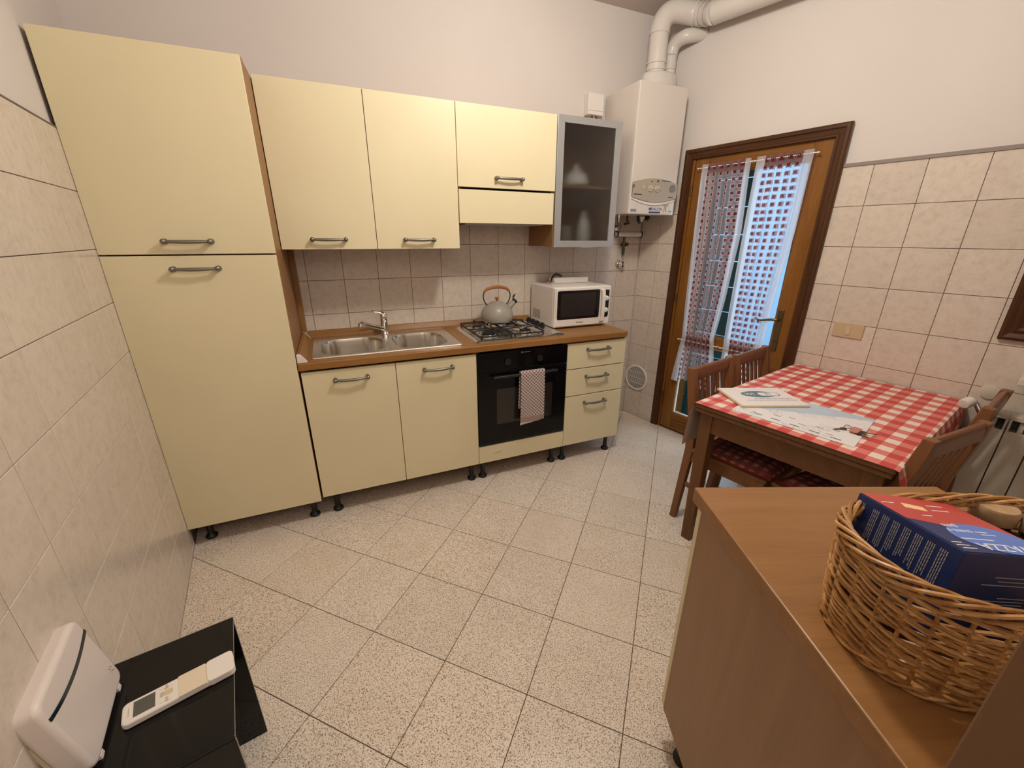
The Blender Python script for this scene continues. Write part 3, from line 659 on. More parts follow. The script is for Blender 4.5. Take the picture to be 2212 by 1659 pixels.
# ------------------------------------------------------------ microwave
MX0, MX1, MY0, MY1, MZ0, MZ1 = -.958, -.520, -.372, -.025, .903, 1.168
t = WF.thing('microwave', 'white microwave oven standing on the worktop beside the hob', 'microwave', ((MX0+MX1)/2, -.2, .895))
put('housing', B(MX0, MY0+.012, MZ0, MX1, MY1, MZ1), M_white, t, bev=.008)
put('front_frame', B(MX0, MY0-.010, MZ0+.001, MX1, MY0+.013, MZ1-.001), M_white, t, bev=.010, seg=3)
vs = MB()
for r_ in range(4):
    for c_ in range(7): vs.box(MX0-.0006, -.07-.028*r_-.022, MZ0+.033+.009*c_, MX0+.001, -.07-.028*r_, MZ0+.0365+.009*c_)
o = put('vent_slots', vs, M_dark, t); o['kind'] = 'stuff'
dp = put('door', B(MX0+.006, MY0-.017, MZ0+.008, -.603, MY0-.006, MZ1-.006), M_white, t, bev=.006, seg=3)
obj('window', MB().prism(rrect(-.942, .958, -.615, 1.146, .012, 4), MY0-.0178, MY0-.0165, 'y'), mat('microwave_window', (.008,.008,.008), .12), parent=dp)
obj('window_mesh', MB().prism(rrect(-.915, .975, -.650, 1.128, .006, 3), MY0-.0181, MY0-.0178, 'y'), mat('window_mesh_dark', (.022,.018,.018), .3), parent=dp)
hm = MB(); pts = [(-.598, MY0-.010, 1.150), (-.597, MY0-.030, 1.140), (-.596, MY0-.036, 1.10), (-.596, MY0-.036, .99), (-.597, MY0-.032, .935), (-.598, MY0-.010, .918)]
for a, b in zip(pts, pts[1:]):
    hm.hexa([(a[0]-.013,a[1]-.004,a[2]),(a[0]+.013,a[1]-.004,a[2]),(a[0]+.013,a[1]+.004,a[2]),(a[0]-.013,a[1]+.004,a[2]),(b[0]-.013,b[1]-.004,b[2]),(b[0]+.013,b[1]-.004,b[2]),(b[0]+.013,b[1]+.004,b[2]),(b[0]-.013,b[1]+.004,b[2])])
obj('door_handle', hm, M_white, parent=dp)
cpn = put('control_strip', MB().prism(rrect(-.580, .955, -.534, 1.140, .010, 4), MY0-.0112, MY0-.0095, 'y'), mat('control_black', (.01,.012,.01), .2), t)
for z in (1.085, 1.005):
    obj('dial', MB().lathe([(.001,0),(.017,0),(.0165,-.014),(.012,-.018),(.001,-.019)], (-.562, MY0-.011, z), 20, (0,1,0)), M_whitep, parent=cpn, smooth=True)
for a, b in ((-.91,-.34),(-.56,-.34),(-.91,-.07),(-.56,-.07)): put('foot', MB().cyl((a, b, .8955), (a, b, MZ0+.002), .012, 12), M_black, t)
text('brand_print', 'Whirlpool', .014, M_dark, t, Vector((-.765, MY0-.0175, .934))-BASE[t.name], (PI/2,0,0))
# ------------------------------------------------------------ white charger base on the microwave
t = WF.thing('cable_box', 'flat white box with a black cable lying on top of the microwave', 'box', (-.715, -.13, MZ1))
put('base_plate', B(-.865, -.165, MZ1+.0015, -.560, -.075, MZ1+.008), M_whitep, t, bev=.003)
put('body', MB().prism(rrect(-.845, MZ1+.0085, -.568, MZ1+.040, .010, 4), -.160, -.085, 'y'), M_whitep, t, bev=.002)
put('cable', MB().tube([(-.866,-.15,MZ1+.006),(-.862,-.145,MZ1+.014),(-.848,-.13,MZ1+.036),(-.830,-.12,MZ1+.052),(-.805,-.11,MZ1+.060),(-.775,-.105,MZ1+.055),(-.755,-.10,MZ1+.046)], [.003,.003,.0045,.006,.008,.009,.006], 8), M_black, t, smooth=True)
# ------------------------------------------------------------ wall cabinets
UX = [X0-.0055+k for k in (0, .45, .9, 1.5, 1.95)]; UY = -.361; UZ0, UZ1 = 1.4091, 2.1271
t = WF.thing('wall_cabinet', 'cream two-door wall cabinet above the sink', 'cabinet', (UX[1], -.18, UZ0))
carc(t, UX[0], UX[2], UY+.02, -.004, UZ0+.001, UZ1-.001, shelf=(1.75,))
front(t, 'door', UX[0], UX[1], UZ0, UZ1, UY, hpos=(-2.252, 1.458)); front(t, 'door', UX[1], UX[2], UZ0, UZ1, UY, hpos=(-1.800, 1.457))
t = WF.thing('hood_cabinet', 'cream wall cabinet with flap door and extractor front over the hob', 'cabinet', ((UX[2]+UX[3])/2, -.18, 1.5445))
carc(t, UX[2], UX[3], UY+.02, -.004, 1.5465, UZ1-.001)
front(t, 'flap_door', UX[2], UX[3], 1.7295, UZ1, UY, hpos=(-1.273, 1.781)); front(t, 'hood_front', UX[2]+.002, UX[3]-.006, 1.5445, 1.7205, UY)
put('hood_filter', B(UX[2]+.05, UY+.05, 1.540, UX[3]-.05, -.05, 1.5462), M_alu, t)
t = WF.thing('glass_cabinet', 'wall cabinet with frosted glass door in an aluminium frame', 'cabinet', ((UX[3]+UX[4])/2, -.18, 1.4171))
carc(t, UX[3]+.001, UX[4], UY+.02, -.004, 1.4171, UZ1-.001, shelf=(1.76,))
GM = bpy.data.materials.new('frosted_glass'); GM.use_nodes = True
def frosted(m):
    p = P(m); p.inputs['Base Color'].default_value = (.60,.61,.60,1); p.inputs['Transmission Weight'].default_value = 1; p.inputs['Roughness'].default_value = .30; p.inputs['IOR'].default_value = 1.35
    p.inputs['Coat Weight'].default_value = .7; p.inputs['Coat Roughness'].default_value = .09
frosted(GM)
GX0, GX1, GZ0, GZ1 = UX[3]+.003, UX[4]-.001, 1.4150, UZ1+.003; fwid = .045
fr = MB()
A_ = [(GX0,GZ0),(GX1,GZ0),(GX1,GZ1),(GX0,GZ1)]; I_ = [(GX0+fwid,GZ0+fwid*.85),(GX1-fwid,GZ0+fwid*.85),(GX1-fwid,GZ1-fwid*.85),(GX0+fwid,GZ1-fwid*.85)]
for k in range(4):
    a, b, c, d_ = A_[k], A_[(k+1) % 4], I_[(k+1) % 4], I_[k]
    fr.prism([a, b, c, d_], UY-.002, UY+.018, 'y')
gdoor = put('door_frame', fr, M_alu, t, bev=.0012)
obj('glass_pane', B(I_[0][0]-.004, UY+.004, I_[0][1]-.004, I_[1][0]+.004, UY+.009, I_[2][1]+.004), GM, parent=gdoor)
obj('finger_pull', B(-.775, UY-.004, GZ0-.004, -.690, UY+.014, GZ0+.004), M_alu, parent=gdoor, bev=.001)
M_glw = mat('glazed_white', (.80,.78,.72), .2)
for k, (x, y, z, pr, nm, lb, ct) in enumerate([
    (-.66, -.20, 1.4355, [(.001,0),(.042,0),(.046,.08),(.030,.14),(.016,.17),(.016,.20),(.001,.20)], 'bottle', 'pale bottle behind the frosted glass, standing at lower right', 'bottle'),
    (-.80, -.20, 1.4355, [(.001,0),(.040,0),(.043,.11),(.001,.112)], 'canister', 'grey canister behind the frosted glass, standing at lower left', 'canister'),
    (-.74, -.20, 1.7785, [(.001,0),(.050,0),(.085,.012),(.088,.03),(.070,.07),(.020,.10),(.012,.13),(.001,.135)], 'tureen', 'white lidded tureen behind the frosted glass on the upper shelf', 'tureen')]):
    tag(obj(nm, MB().lathe(pr, (0,0,0), 28), M_glw if k != 1 else M_grayp, loc=(x, y, z), smooth=True), lb, ct)
# ------------------------------------------------------------ boiler
bx0, bx1, by, bz0, bz1 = -.412, -.032, -.350, 1.620, 2.365
t = WF.thing('gas_boiler', 'white wall-hung gas boiler in the corner above the tap', 'boiler', (-.22, -.17, bz0))
put('casing', B(bx0, by+.012, bz0+.002, bx1, -.003, bz1), M_boiler, t, bev=.004)
put('front_cover', B(bx0-.001, by, bz0, bx1+.001, by+.014, bz1+.001), M_boiler, t, bev=.008, seg=3)
def lens(x0, x1, zc, h0, hm_up, hm_dn, n_=16):
    up_ = [(x0+(x1-x0)*i/n_, zc+h0+hm_up*math.sin(PI*i/n_)) for i in range(n_+1)]; dn = [(x1-(x1-x0)*i/n_, zc-h0-hm_dn*math.sin(PI*i/n_)) for i in range(n_+1)]
    return list(reversed(up_+dn))
pn = put('control_panel', MB().prism(lens(-.402, -.036, 1.768, .046, .026, .026), by-.012, by+.001, 'y'), M_grayp, t, bev=.002)
obj('panel_lip', MB().prism(lens(-.402, -.036, 1.758, .046, .010, .034), by-.006, by+.001, 'y'), M_whitep, parent=pn, bev=.001)
for dx, s in ((-.262, .021), (-.205, .021)):
    k_ = obj('dial', MB().lathe([(.001,0),(s,0),(s*.92,-.007),(.001,-.008)], (dx, by-.012, 1.778), 24, (0,1,0)).box(dx-.016, by-.024, 1.774, dx+.016, by-.019, 1.781), mat('dial_taupe', (.50,.44,.35), .35), parent=pn, smooth=True)
obj('reset_button', MB().lathe([(.001,0),(.011,0),(.010,-.003),(.001,-.003)], (-.318, by-.012, 1.785), 16, (0,1,0)), M_beigep, parent=pn, smooth=True)
obj('pressure_gauge', MB().lathe([(.001,0),(.024,0),(.024,-.004),(.019,-.004),(.018,-.002),(.001,-.002)], (-.077, by-.012, 1.785), 24, (0,1,0)), mat('gauge_face', (.20,.18,.15), .3), parent=pn, smooth=True)
mk = MB(); mk.lathe([(.005,0),(.005,-.0006)], (-.257, by-.0122, 1.820), 8, (0,1,0)); mk.lathe([(.007,0),(.007,-.0006)], (-.205, by-.0122, 1.824), 8, (0,1,0))
mk.box(-.170, by-.0128, 1.826, -.100, by-.012, 1.830); mk.box(-.392, by-.0128, 1.737, -.328, by-.012, 1.743); mk.box(-.105, by-.0128, 1.728, -.062, by-.012, 1.732); mk.box(-.402, by-.013, 1.778, -.394, by-.012, 1.796)
obj('panel_print', mk, M_dark, parent=pn)
st_ = mat('sticker_blue', (.03,.04,.14), .5)
tx = text('lettering', 'NALON', .027, st_, t, Vector((-.182, by-.0006, 1.655))-BASE[t.name], (PI/2,0,0))
put('sticker_bar', B(-.245, by-.0012, 1.630, -.150, by-.0002, 1.640), st_, t)
lg = MB(); lg.box(-.247, by-.001, 1.648, -.243, by-.0002, 1.662); lg.box(-.232, by-.001, 1.648, -.228, by-.0002, 1.662); lg.box(-.245, by-.001, 1.653, -.230, by-.0002, 1.657); lg.box(-.240, by-.001, 1.646, -.235, by-.0002, 1.665)
put('sticker_emblem', lg, st_, t)
gold = mat('ribbon_gold', (.42,.33,.14), .5)
put('bow_emblem', MB().tube([(-.110,by-.001,1.680),(-.128,by-.001,1.690),(-.130,by-.001,1.676),(-.110,by-.001,1.680),(-.088,by-.001,1.690),(-.086,by-.001,1.676),(-.110,by-.001,1.680)], .0022, 6)
    .tube([(-.110,by-.001,1.680),(-.122,by-.001,1.640)], .003, 6).tube([(-.108,by-.001,1.680),(-.098,by-.001,1.640)], .003, 6), gold, t)
put('energy_label', B(-.398, by-.0012, 1.636, -.352, by-.0002, 1.652), mat('label_grey_blue', (.22,.24,.34), .5), t)
put('type_plate', B(-.078, by-.0012, 1.638, -.048, by-.0002, 1.648), mat('label_grey', (.35,.33,.30), .5), t)
pp_ = []
for pts, r_, m_ in (([(-.34,-.15,1.622),(-.34,-.15,1.585),(-.30,-.10,1.575),(-.245,-.06,1.548),(-.245,-.012,1.545)], .009, M_chrome), ([(-.27,-.16,1.622),(-.26,-.15,1.590),(-.22,-.12,1.575),(-.175,-.05,1.575),(-.17,-.01,1.57)], .008, M_gk),
    ([(-.19,-.18,1.622),(-.185,-.18,1.592),(-.15,-.15,1.580),(-.12,-.15,1.600),(-.12,-.15,1.622)], .012, M_black), ([(-.39,-.12,1.622),(-.39,-.12,1.58),(-.37,-.05,1.565),(-.37,-.01,1.56)], .013, M_black), ([(-.10,-.16,1.622),(-.10,-.16,1.604),(-.075,-.14,1.598),(-.06,-.14,1.622)], .010, M_iron)):
    put('connection_pipe', MB().tube(pts, r_, 10), m_, t, smooth=True)
put('funnel', MB().lathe([(.022,0),(.006,-.035),(.001,-.036)], (-.165,-.19,1.615), 16), M_whitep, t, smooth=True)
tag(obj('pipe_rosette', MB().lathe([(.001,0),(.030,0),(.026,-.008),(.012,-.012),(.001,-.012)], (-.245, -.001, 1.545), 24, (0,1,0)), M_chrome, smooth=True), 'chrome round rosette on the wall under the boiler', 'rosette')
# flue pipes
t = WF.thing('flue_pipe', 'wide white flue pipe with elbow running along the ceiling corner', 'pipe', (-.185, -.20, 2.366))
cl_ = MB(); rg = []
for rx_, ry_, h_ in ((.128,.082,0),(.128,.082,.085),(.118,.074,.098),(.108,.064,.102)): rg += [(-.142+rx_*math.cos(2*PI*k/40), -.192+ry_*math.sin(2*PI*k/40), 2.366+h_) for k in range(40)]
cl_.add(rg, [(i*40+k, i*40+(k+1) % 40, (i+1)*40+(k+1) % 40, (i+1)*40+k) for i in range(3) for k in range(40)]+[tuple(range(120, 160)), tuple(reversed(range(40)))])
put('collar', cl_, M_flue, t, smooth=True)
for zz_ in (2.478, 2.515, 2.672): put('sleeve_ring', MB().lathe([(.055,-.004),(.0625,-.003),(.0625,.003),(.055,.004)], (-.185, -.20, zz_), 32, cap=False), M_flue, t, smooth=True)
def arc(p0, p1, p2, n_=10):
    p0, p1, p2 = Vector(p0), Vector(p1), Vector(p2); return [p0*(1-f)**2+p1*2*f*(1-f)+p2*f*f for f in [i/n_ for i in range(n_+1)]]
w1 = RF.w(.44, -.095, 2.716); w2 = RF.w(2.3, -.095, 2.64)
put('riser', MB().cyl((-.185,-.20,2.40), (-.185,-.20,2.675), .056, 32), M_flue, t, smooth=True)
put('elbow', MB().tube(arc((-.185,-.20,2.665), (-.185,-.20,2.79), (-.09,-.245,2.785), 12)+arc((-.05,-.265,2.780), (.045,-.30,2.765), tuple(w1), 12), .060, 28), M_flue, t, smooth=True)
for f in (.35, .6, .85):
    pts = arc((-.05,-.265,2.780), (.045,-.30,2.765), tuple(w1), 20); i = int(f*20); d_ = (pts[i+1 if i < 20 else i]-pts[i-1]).normalized()
    put('sleeve_ring', MB().tube([pts[i]-d_*.006, pts[i]+d_*.006], .0645, 28, cap=False), M_flue, t, smooth=True)
put('horizontal_run', MB().cyl(tuple(w1), tuple(w2), .058, 32), M_flue, t, smooth=True)
t = WF.thing('inlet_pipe', 'narrower white air pipe rising beside the boiler flue', 'pipe', (-.040, -.160, 2.41))
put('riser', MB().cyl((-.040,-.160,2.408), (-.040,-.160,2.60), .037, 26), M_flue, t, smooth=True)
put('elbow', MB().tube(arc((-.040,-.160,2.595), (-.040,-.160,2.655), (-.020,-.215,2.668), 8)+arc((-.010,-.245,2.672), tuple(RF.w(.262,-.03,2.678)), tuple(RF.w(.31,.03,2.685)), 6), .040, 24), M_flue, t, smooth=True)
for zz_ in (2.485, 2.515, 2.59): put('sleeve_ring', MB().lathe([(.036,-.003),(.0415,-.002),(.0415,.002),(.036,.003)], (-.040, -.160, zz_), 26, cap=False), M_flue, t, smooth=True)
# junction box
t = WF.thing('junction_box', 'small white junction box on the wall left of the boiler', 'junction box', (-.515, -.02, 2.30))
put('box', B(-.575, -.045, 2.238, -.455, .0115, 2.362), M_whitep, t, bev=.006, seg=3)
put('cover_line', B(-.574, -.0455, 2.262, -.456, -.044, 2.264), M_grayp, t)
for k, (dx, dz) in enumerate(((-.53,.0),(-.515,-.006),(-.50,.0))):
    put('wire', MB().tube([(dx,-.02,2.240),(dx-.004,-.03,2.224),(dx+.012,-.028,2.214+dz),(dx+.022,-.012,2.228),(dx+.02,.006,2.240)], .003, 6), M_gk if k != 1 else M_whitep, t, smooth=True)
# pipe stub bar, gas tap, water tap, vent
t = WF.thing('condensate_pipe', 'short white horizontal pipe on the tiles under the boiler', 'pipe', (-.14, -.03, 1.495))
put('pipe', MB().cyl((-.262,-.035,1.497), (-.012,-.035,1.497), .018, 20), M_whitep, t, smooth=True)
for x in (-.255, -.03): put('clip', MB().lathe([(.016,-.005),(.0215,-.005),(.0215,.005),(.016,.005)], (x,-.035,1.497), 20, (1,0,0), cap=False).box(x-.005,-.030,1.485,x+.005,-.001,1.509), M_black, t)
t = WF.thing('gas_tap', 'green and brass gas tap on the tiles below the white pipe', 'tap', (-.178, -.03, 1.40))
put('body', MB().tube([(-.178,-.03,1.478),(-.178,-.03,1.395)], [.010,.010], 12).lathe([(.014,0),(.015,.010),(.014,.020)], (-.178,-.03,1.43), 6), M_brass, t, smooth=True)
put('outlet', MB().tube([(-.178,-.03,1.42),(-.178,-.001,1.42)], .009, 10).lathe([(.001,0),(.013,0),(.013,.024),(.001,.024)], (-.165,-.03,1.425), 12, (1,0,0)), M_brass, t, smooth=True)
put('lever', MB().tube([(-.180,-.034,1.400),(-.186,-.04,1.375),(-.188,-.042,1.345)], [.010,.012,.008], 8), mat('tap_green', (.02,.06,.035), .4), t, smooth=True)
t = WF.thing('water_valve', 'round chrome water valve on the tiles right above the microwave', 'valve', (-.185, -.02, 1.279))
put('rosette', MB().lathe([(.001,0),(.034,0),(.031,-.010),(.016,-.016),(.001,-.016)], (-.190,-.0005,1.279), 28, (0,1,0)), M_chrome, t, smooth=True)
put('handwheel', MB().lathe([(.001,0),(.012,0),(.012,-.02),(.024,-.022),(.023,-.034),(.001,-.036)], (-.186,-.012,1.279), 12, (0,1,0)), M_chrome, t, smooth=True)
t = RF.thing('vent_grille', 'round white vent grille low on the tiled wall beside the balcony door', 'vent', (.111, -.004, .345))
put('ring', MB().lathe([(.095,0),(.112,0),(.112,-.008),(.104,-.012),(.094,-.008)], (.111,-.0005,.345), 40, (0,1,0), cap=False), M_whitep, t, smooth=True)
put('backing', MB().lathe([(.001,0),(.096,0)], (.111,-.0012,.345), 40, (0,1,0)), mat('vent_hole', (.02,.014,.01), .9), t)
for k in range(-9, 10):
    x = k*.0098; h_ = math.sqrt(max(0, .094**2-x*x))
    if h_ > .01: put('slat', B(.111+x-.0013, -.0075, .345-h_, .111+x+.0013, -.002, .345+h_), M_whitep, t)
for k in (-1, 0, 1):
    z = .345+k*.047; h_ = math.sqrt(.094**2-(k*.047)**2); put('cross_bar', B(.111-h_, -.0085, z-.0014, .111+h_, -.003, z+.0014), M_whitep, t)
# switch plate
t = RF.thing('light_switch', 'beige light switch plate on the tiles right of the door', 'switch', (1.453, -.006, .995))
put('plate', B(1.386, -.008, .957, 1.522, -.0003, 1.036), M_beigep, t, bev=.002)
put('rocker', B(1.443, -.012, .972, 1.465, -.007, 1.020), mat('rocker_beige', (.62,.50,.33), .4), t, bev=.002)
# picture frame, sill, radiator
t = RF.thing('picture_frame', 'dark moulded wooden frame hanging on the tiles above the radiator', 'frame', (2.3, -.01, 1.058))
d0_, d1_, z0_, z1_ = 1.985, 2.62, 1.058, 1.75
pf = [(0,0),(0,-.022),(.012,-.026),(.030,-.018),(.045,-.024),(.058,-.020),(.062,-.008),(.062,0)]
for nm, pa in (('frame_side', [(d0_,z0_,1,1),(d0_,z1_,1,-1)]), ('frame_top', [(d0_,z1_,1,-1),(d1_,z1_,-1,-1)]), ('frame_side', [(d1_,z1_,-1,-1),(d1_,z0_,-1,1)]), ('frame_bottom', [(d1_,z0_,-1,1),(d0_,z0_,1,1)])):
    put(nm, mould([(a,b,c,d) for a,b,c,d in pa], pf), M_trimw if 'side' in nm else M_trimh, t)
put('canvas', B(d0_+.058, -.009, z0_+.058, d1_-.058, -.002, z1_-.058), M_paper, t)
tag(RF.thing('shelf_ledge', 'pale stone ledge on the wall between radiator and dark frame', 'shelf', (2.4, -.05, .90)))
o = bpy.data.objects['shelf_ledge']; put('slab', B(2.098, -.13, .893, 2.75, -.0005, .925), M_sill, o, bev=.004)
t = RF.thing('radiator', 'cream ribbed radiator on the wall behind the chairs', 'radiator', (2.4, -.08, .12))
for k in range(9):
    a = 2.040+.080*k
    e = MB(); e.box(a+.002, -.130, .13, a+.078, -.112, .690); e.box(a+.002, -.130, .742, a+.078, -.040, .760); e.box(a+.006, -.060, .13, a+.074, -.045, .752)
    e.box(a+.032, -.115, .14, a+.048, -.050, .745); e.box(a+.002, -.130, .690, a+.010, -.085, .750); e.box(a+.070, -.130, .690, a+.078, -.085, .750)
    e.cyl((a, -.085, .70), (a+.08, -.085, .70), .018, 10); e.cyl((a, -.085, .18), (a+.08, -.085, .18), .018, 10)
    s_ = put('radiator_section', e, M_radi, t, bev=.002)
    obj('air_slot', B(a+.011, -.104, .695, a+.069, -.098, .738), M_dark, parent=s_)
t = RF.thing('radiator_valve', 'white round thermostat valve at the top left of the radiator', 'valve', (1.98, -.07, .78))
put('knob', MB().lathe([(.001,0),(.018,0),(.0225,-.004),(.0225,-.040),(.019,-.046),(.008,-.047),(.001,-.047)], (1.992,-.100,.780), 24, (0.35,1,.25)), M_whitep, t, smooth=True)
put('stem', MB().tube([(1.994,-.09,.778),(2.005,-.05,.765),(2.035,-.06,.72),(2.045,-.085,.70)], .011, 12), M_chrome, t, smooth=True)
put('wall_plate', MB().lathe([(.001,0),(.034,0),(.033,-.008),(.015,-.014),(.001,-.014)], (2.030,-.0005,.815), 28, (0,1,0)), M_radi, t, smooth=True)
# ------------------------------------------------------------ dining table (frame TF)
TX0, TX1, TY0, TY1, TZ = -.030, 1.048, -.012, .703, .753
t = TF.thing('dining_table', 'brown wooden dining table pushed against the tiled wall', 'table', (.5, .35, 0))
put('tabletop', B(TX0, TY0, TZ-.020, TX1, TY1, TZ), M_table, t, bev=.005, seg=3)
put('extension_leaf', B(TX0+.004, TY0+.004, TZ-.040, TX1-.004, TY1-.004, TZ-.0215), M_table, t, bev=.004)
for (a, b, c, d) in ((TX0+.03, TY0+.05, TX0+.052, TY1-.05), (TX1-.052, TY0+.05, TX1-.03, TY1-.05), (TX0+.05, TY0+.03, TX1-.05, TY0+.052), (TX0+.05, TY1-.052, TX1-.05, TY1-.03)):
    put('apron', B(a, b, TZ-.135, c, d, TZ-.041), M_table, t, bev=.002)
for a in (TX0+.022, TX1-.082):
    for b in (TY0+.022, TY1-.082):
        m = MB(); m.hexa([(a+.006,b+.006,0),(a+.054,b+.006,0),(a+.054,b+.054,0),(a+.006,b+.054,0),(a,b,TZ-.041),(a+.06,b,TZ-.041),(a+.06,b+.06,TZ-.041),(a,b+.06,TZ-.041)])
        put('leg', m, M_tablev, t, bev=.004)
# tablecloth: lies on the top, hangs over the two long sides
M_gh = gingham('gingham_oilcloth', .092, .080, -.012, .015)
M_back = mat('cloth_back', (.58,.46,.39), .9)
luv = []
drop = .235
def tc(u, v):
    x = TX0-.003+(TX1-.004-TX0+.003)*u; L_ = TY1-TY0+2*drop; s_ = -drop+L_*v
    if s_ < 0:
        dep = -s_; f = min(1, dep/.05); wv = math.sin(x*21+.5)*.5+math.sin(x*37+1)*.3+math.sin(x*11)*.4
        y = TY0-.004-.014*f-.022*(dep/drop)*(1+wv); z = TZ+.003-dep*.985; luv.append((x, s_+TY0))
        if dep < .012: a = dep/.012*PI/2; y = TY0-.008*math.sin(a); z = TZ+.003-.006*(1-math.cos(a))
        return (x, y, z)
    if s_ > TY1-TY0:
        dep = s_-(TY1-TY0); wv = math.sin(x*19+2)*.5+math.sin(x*33)*.4
        y = TY1+.004+.012*min(1, dep/.05)+.012*(dep/drop)*(1+wv); z = TZ+.003-dep*.985; luv.append((x, s_+TY0)); return (x, y, z)
    luv.append((x, s_+TY0)); return (x, TY0+s_, TZ+.0028+.0006*math.sin(x*14)*math.sin(s_*17)+.0006)
t = TF.thing('tablecloth', 'red and white gingham oilcloth covering the dining table', 'tablecloth', (.5, .35, TZ))
m = MB().grid(tc, 130, 110); put('cloth', m, M_gh, t, smooth=True, uvfn=lambda i: luv[i], fix=False)
bk = put('backing', MB().grid(lambda u, v: tc(u, v), 130, 110), M_back, t, smooth=True, fix=False)
for vtx in bk.data.vertices:
    y = vtx.co.y
    if y < TY0-.001: vtx.co.y += .0022
    elif y > TY1+.001: vtx.co.y -= .0022
    else: vtx.co.z -= .0016
    vtx.co.z += .0
# ------------------------------------------------------------ chairs
CW, CD = .385, .40
def chair(label):
    t = thing('dining_chair', label, 'chair', (0,0,0), 0, 'slat-back dining chairs around the table')
    BASE[t.name] = Vector((0,0,0)); hw = CW/2
    # front towards -y (seat), back at +y
    for s in (-1, 1):
        x0, x1 = (s*hw, s*(hw-.034))
        m = MB()
        def sec(y, z, dy): return [(min(x0,x1),y-dy,z),(max(x0,x1),y-dy,z),(max(x0,x1),y+dy,z),(min(x0,x1),y+dy,z)]
        R_ = [sec(.196,0,.016), sec(.178,.24,.019), sec(.163,.44,.022), sec(.178,.62,.021), sec(.212,.80,.020), sec(.222,.866,.018)]
        m.add([p for r_ in R_ for p in r_], [(i*4+k, i*4+(k+1) % 4, (i+1)*4+(k+1) % 4, (i+1)*4+k) for i in range(5) for k in range(4)]+[(3,2,1,0),(20,21,22,23)])
        put('back_post', m, M_chair, t, bev=.004)
        put('leg', MB().hexa([(s*hw-s*.004,-.202,0),(s*(hw-.03),-.202,0),(s*(hw-.03),-.174,0),(s*hw-s*.004,-.174,0),(s*hw,-.208,.43),(s*(hw-.036),-.208,.43),(s*(hw-.036),-.172,.43),(s*hw,-.172,.43)]), M_chair, t, bev=.004)
        put('side_stretcher', B(s*(hw-.010), -.19, .215, s*(hw-.028), .175, .240), M_chair, t, bev=.003)
        put('side_rail', B(s*(hw-.006), -.19, .372, s*(hw-.026), .165, .432), M_chair, t, bev=.003)
    put('front_rail', B(-hw+.02, -.202, .372, hw-.02, -.182, .432), M_chairh, t, bev=.003)
    put('rear_rail', B(-hw+.02, .148, .380, hw-.02, .168, .432), M_chairh, t, bev=.003)
    put('seat', B(-hw-.004, -.215, .432, hw+.004, .150, .450), M_chairh, t, bev=.006)
    # crest rail (rounded top) and lower cross rail
    cr = MB(); pr = [(-.012,0),(-.014,.048),(-.012,.060),(-.005,.067),(.005,.067),(.012,.060),(.014,.048),(.013,0)]
    cr.add([(x, .220+a_-.0, .797+b_) for x in (-hw+.030, hw-.030) for a_, b_ in pr], [(k, (k+1) % 8, 8+(k+1) % 8, 8+k) for k in range(8)]+[tuple(reversed(range(8))), tuple(range(8, 16))])
    put('crest_rail', cr, M_chairh, t, bev=.002)
    put('lower_back_rail', B(-hw+.03, .162, .520, hw-.03, .180, .555), M_chairh, t, bev=.003)
    for k in range(6):
        x = (k-2.5)*.0475
        put('slat', MB().hexa([(x-.012,.168,.553),(x+.012,.168,.553),(x+.012,.178,.553),(x-.012,.178,.553),(x-.012,.216,.812),(x+.012,.216,.812),(x+.012,.227,.812),(x-.012,.227,.812)]), M_chair, t, bev=.002)
    return t
def copy_tree(o):
    c = o.copy(); COL.objects.link(c)
    for ch in o.children:
        d = ch.copy(); COL.objects.link(d); d.parent = c
        for g in ch.children:
            e = g.copy(); COL.objects.link(e); e.parent = d
    return c
c1 = chair('wooden slat-back chair on the door side of the table, nearer the stove')
def place(c, x, y, r, label=None):
    c.location = TF.w(x, y, 0); c.rotation_euler = (0, 0, TF.r+r)
    if label: c['label'] = label
protos = [copy_tree(c1) for _ in range(3)]
place(c1, .292, .602, 0); place(protos[0], .715, .602, 0.0, 'wooden slat-back chair on the door side, right beside the tiled wall')
place(protos[1], .262, .122, PI-.22, 'wooden slat-back chair on the sideboard side of the table, its back in front')
place(protos[2], .765, .098, PI-.03, 'wooden slat-back chair by the radiator valve, half behind another chair')
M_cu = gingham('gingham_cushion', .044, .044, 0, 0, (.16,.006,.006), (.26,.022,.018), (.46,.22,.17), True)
def cushion(x, y, label, rz=0, hd=.198):
    t = TF.thing('seat_cushion', label, 'cushion', (x, y, .450), 'gingham seat cushions')
    if rz: t.rotation_euler = (0, 0, TF.r+rz)
    q = []
    def fn(u, v):
        a, b = u*2-1, v*2-1
        px_ = x+.182*a*(1-.05*b*b); py_ = y+hd*b*(1-.05*a*a); e = max(0, 1-max(abs(a), abs(b))**4)
        q.append((px_, py_)); return (px_, py_, .4525+.030*e**.5+.003*math.sin(a*9)*math.sin(b*9)*e)
    put('cover', MB().grid(fn, 26, 26), M_cu, t, smooth=True, uvfn=lambda i: q[i], fix=False)
    put('piping', MB().tube([(x+.182*a*(1-.05*b*b), y+hd*b*(1-.05*a*a), .4545) for a, b in [(math.cos(k*PI/20), math.sin(k*PI/20)) for k in range(41)] for a, b in [(a/max(abs(a), abs(b)), b/max(abs(a), abs(b)))]], .004, 6), mat('piping_red', (.30,.02,.02), .8), t, smooth=True)
    put('underside', B(x-.165, y-hd+.018, .4506, x+.165, y+.16, .4540), M_cu, t)
    for s in (-1, 1):
        put('tie', MB().tube([(x+s*.165, y+.16, .456), (x+s*.185, y+.172, .462), (x+s*.203, y+.160, .455), (x+s*.208, y+.15, .43), (x+s*.206, y+.14, .40)], [.005,.006,.007,.006,.003], 6), mat('tie_red', (.50,.06,.05), .8), t, smooth=True)
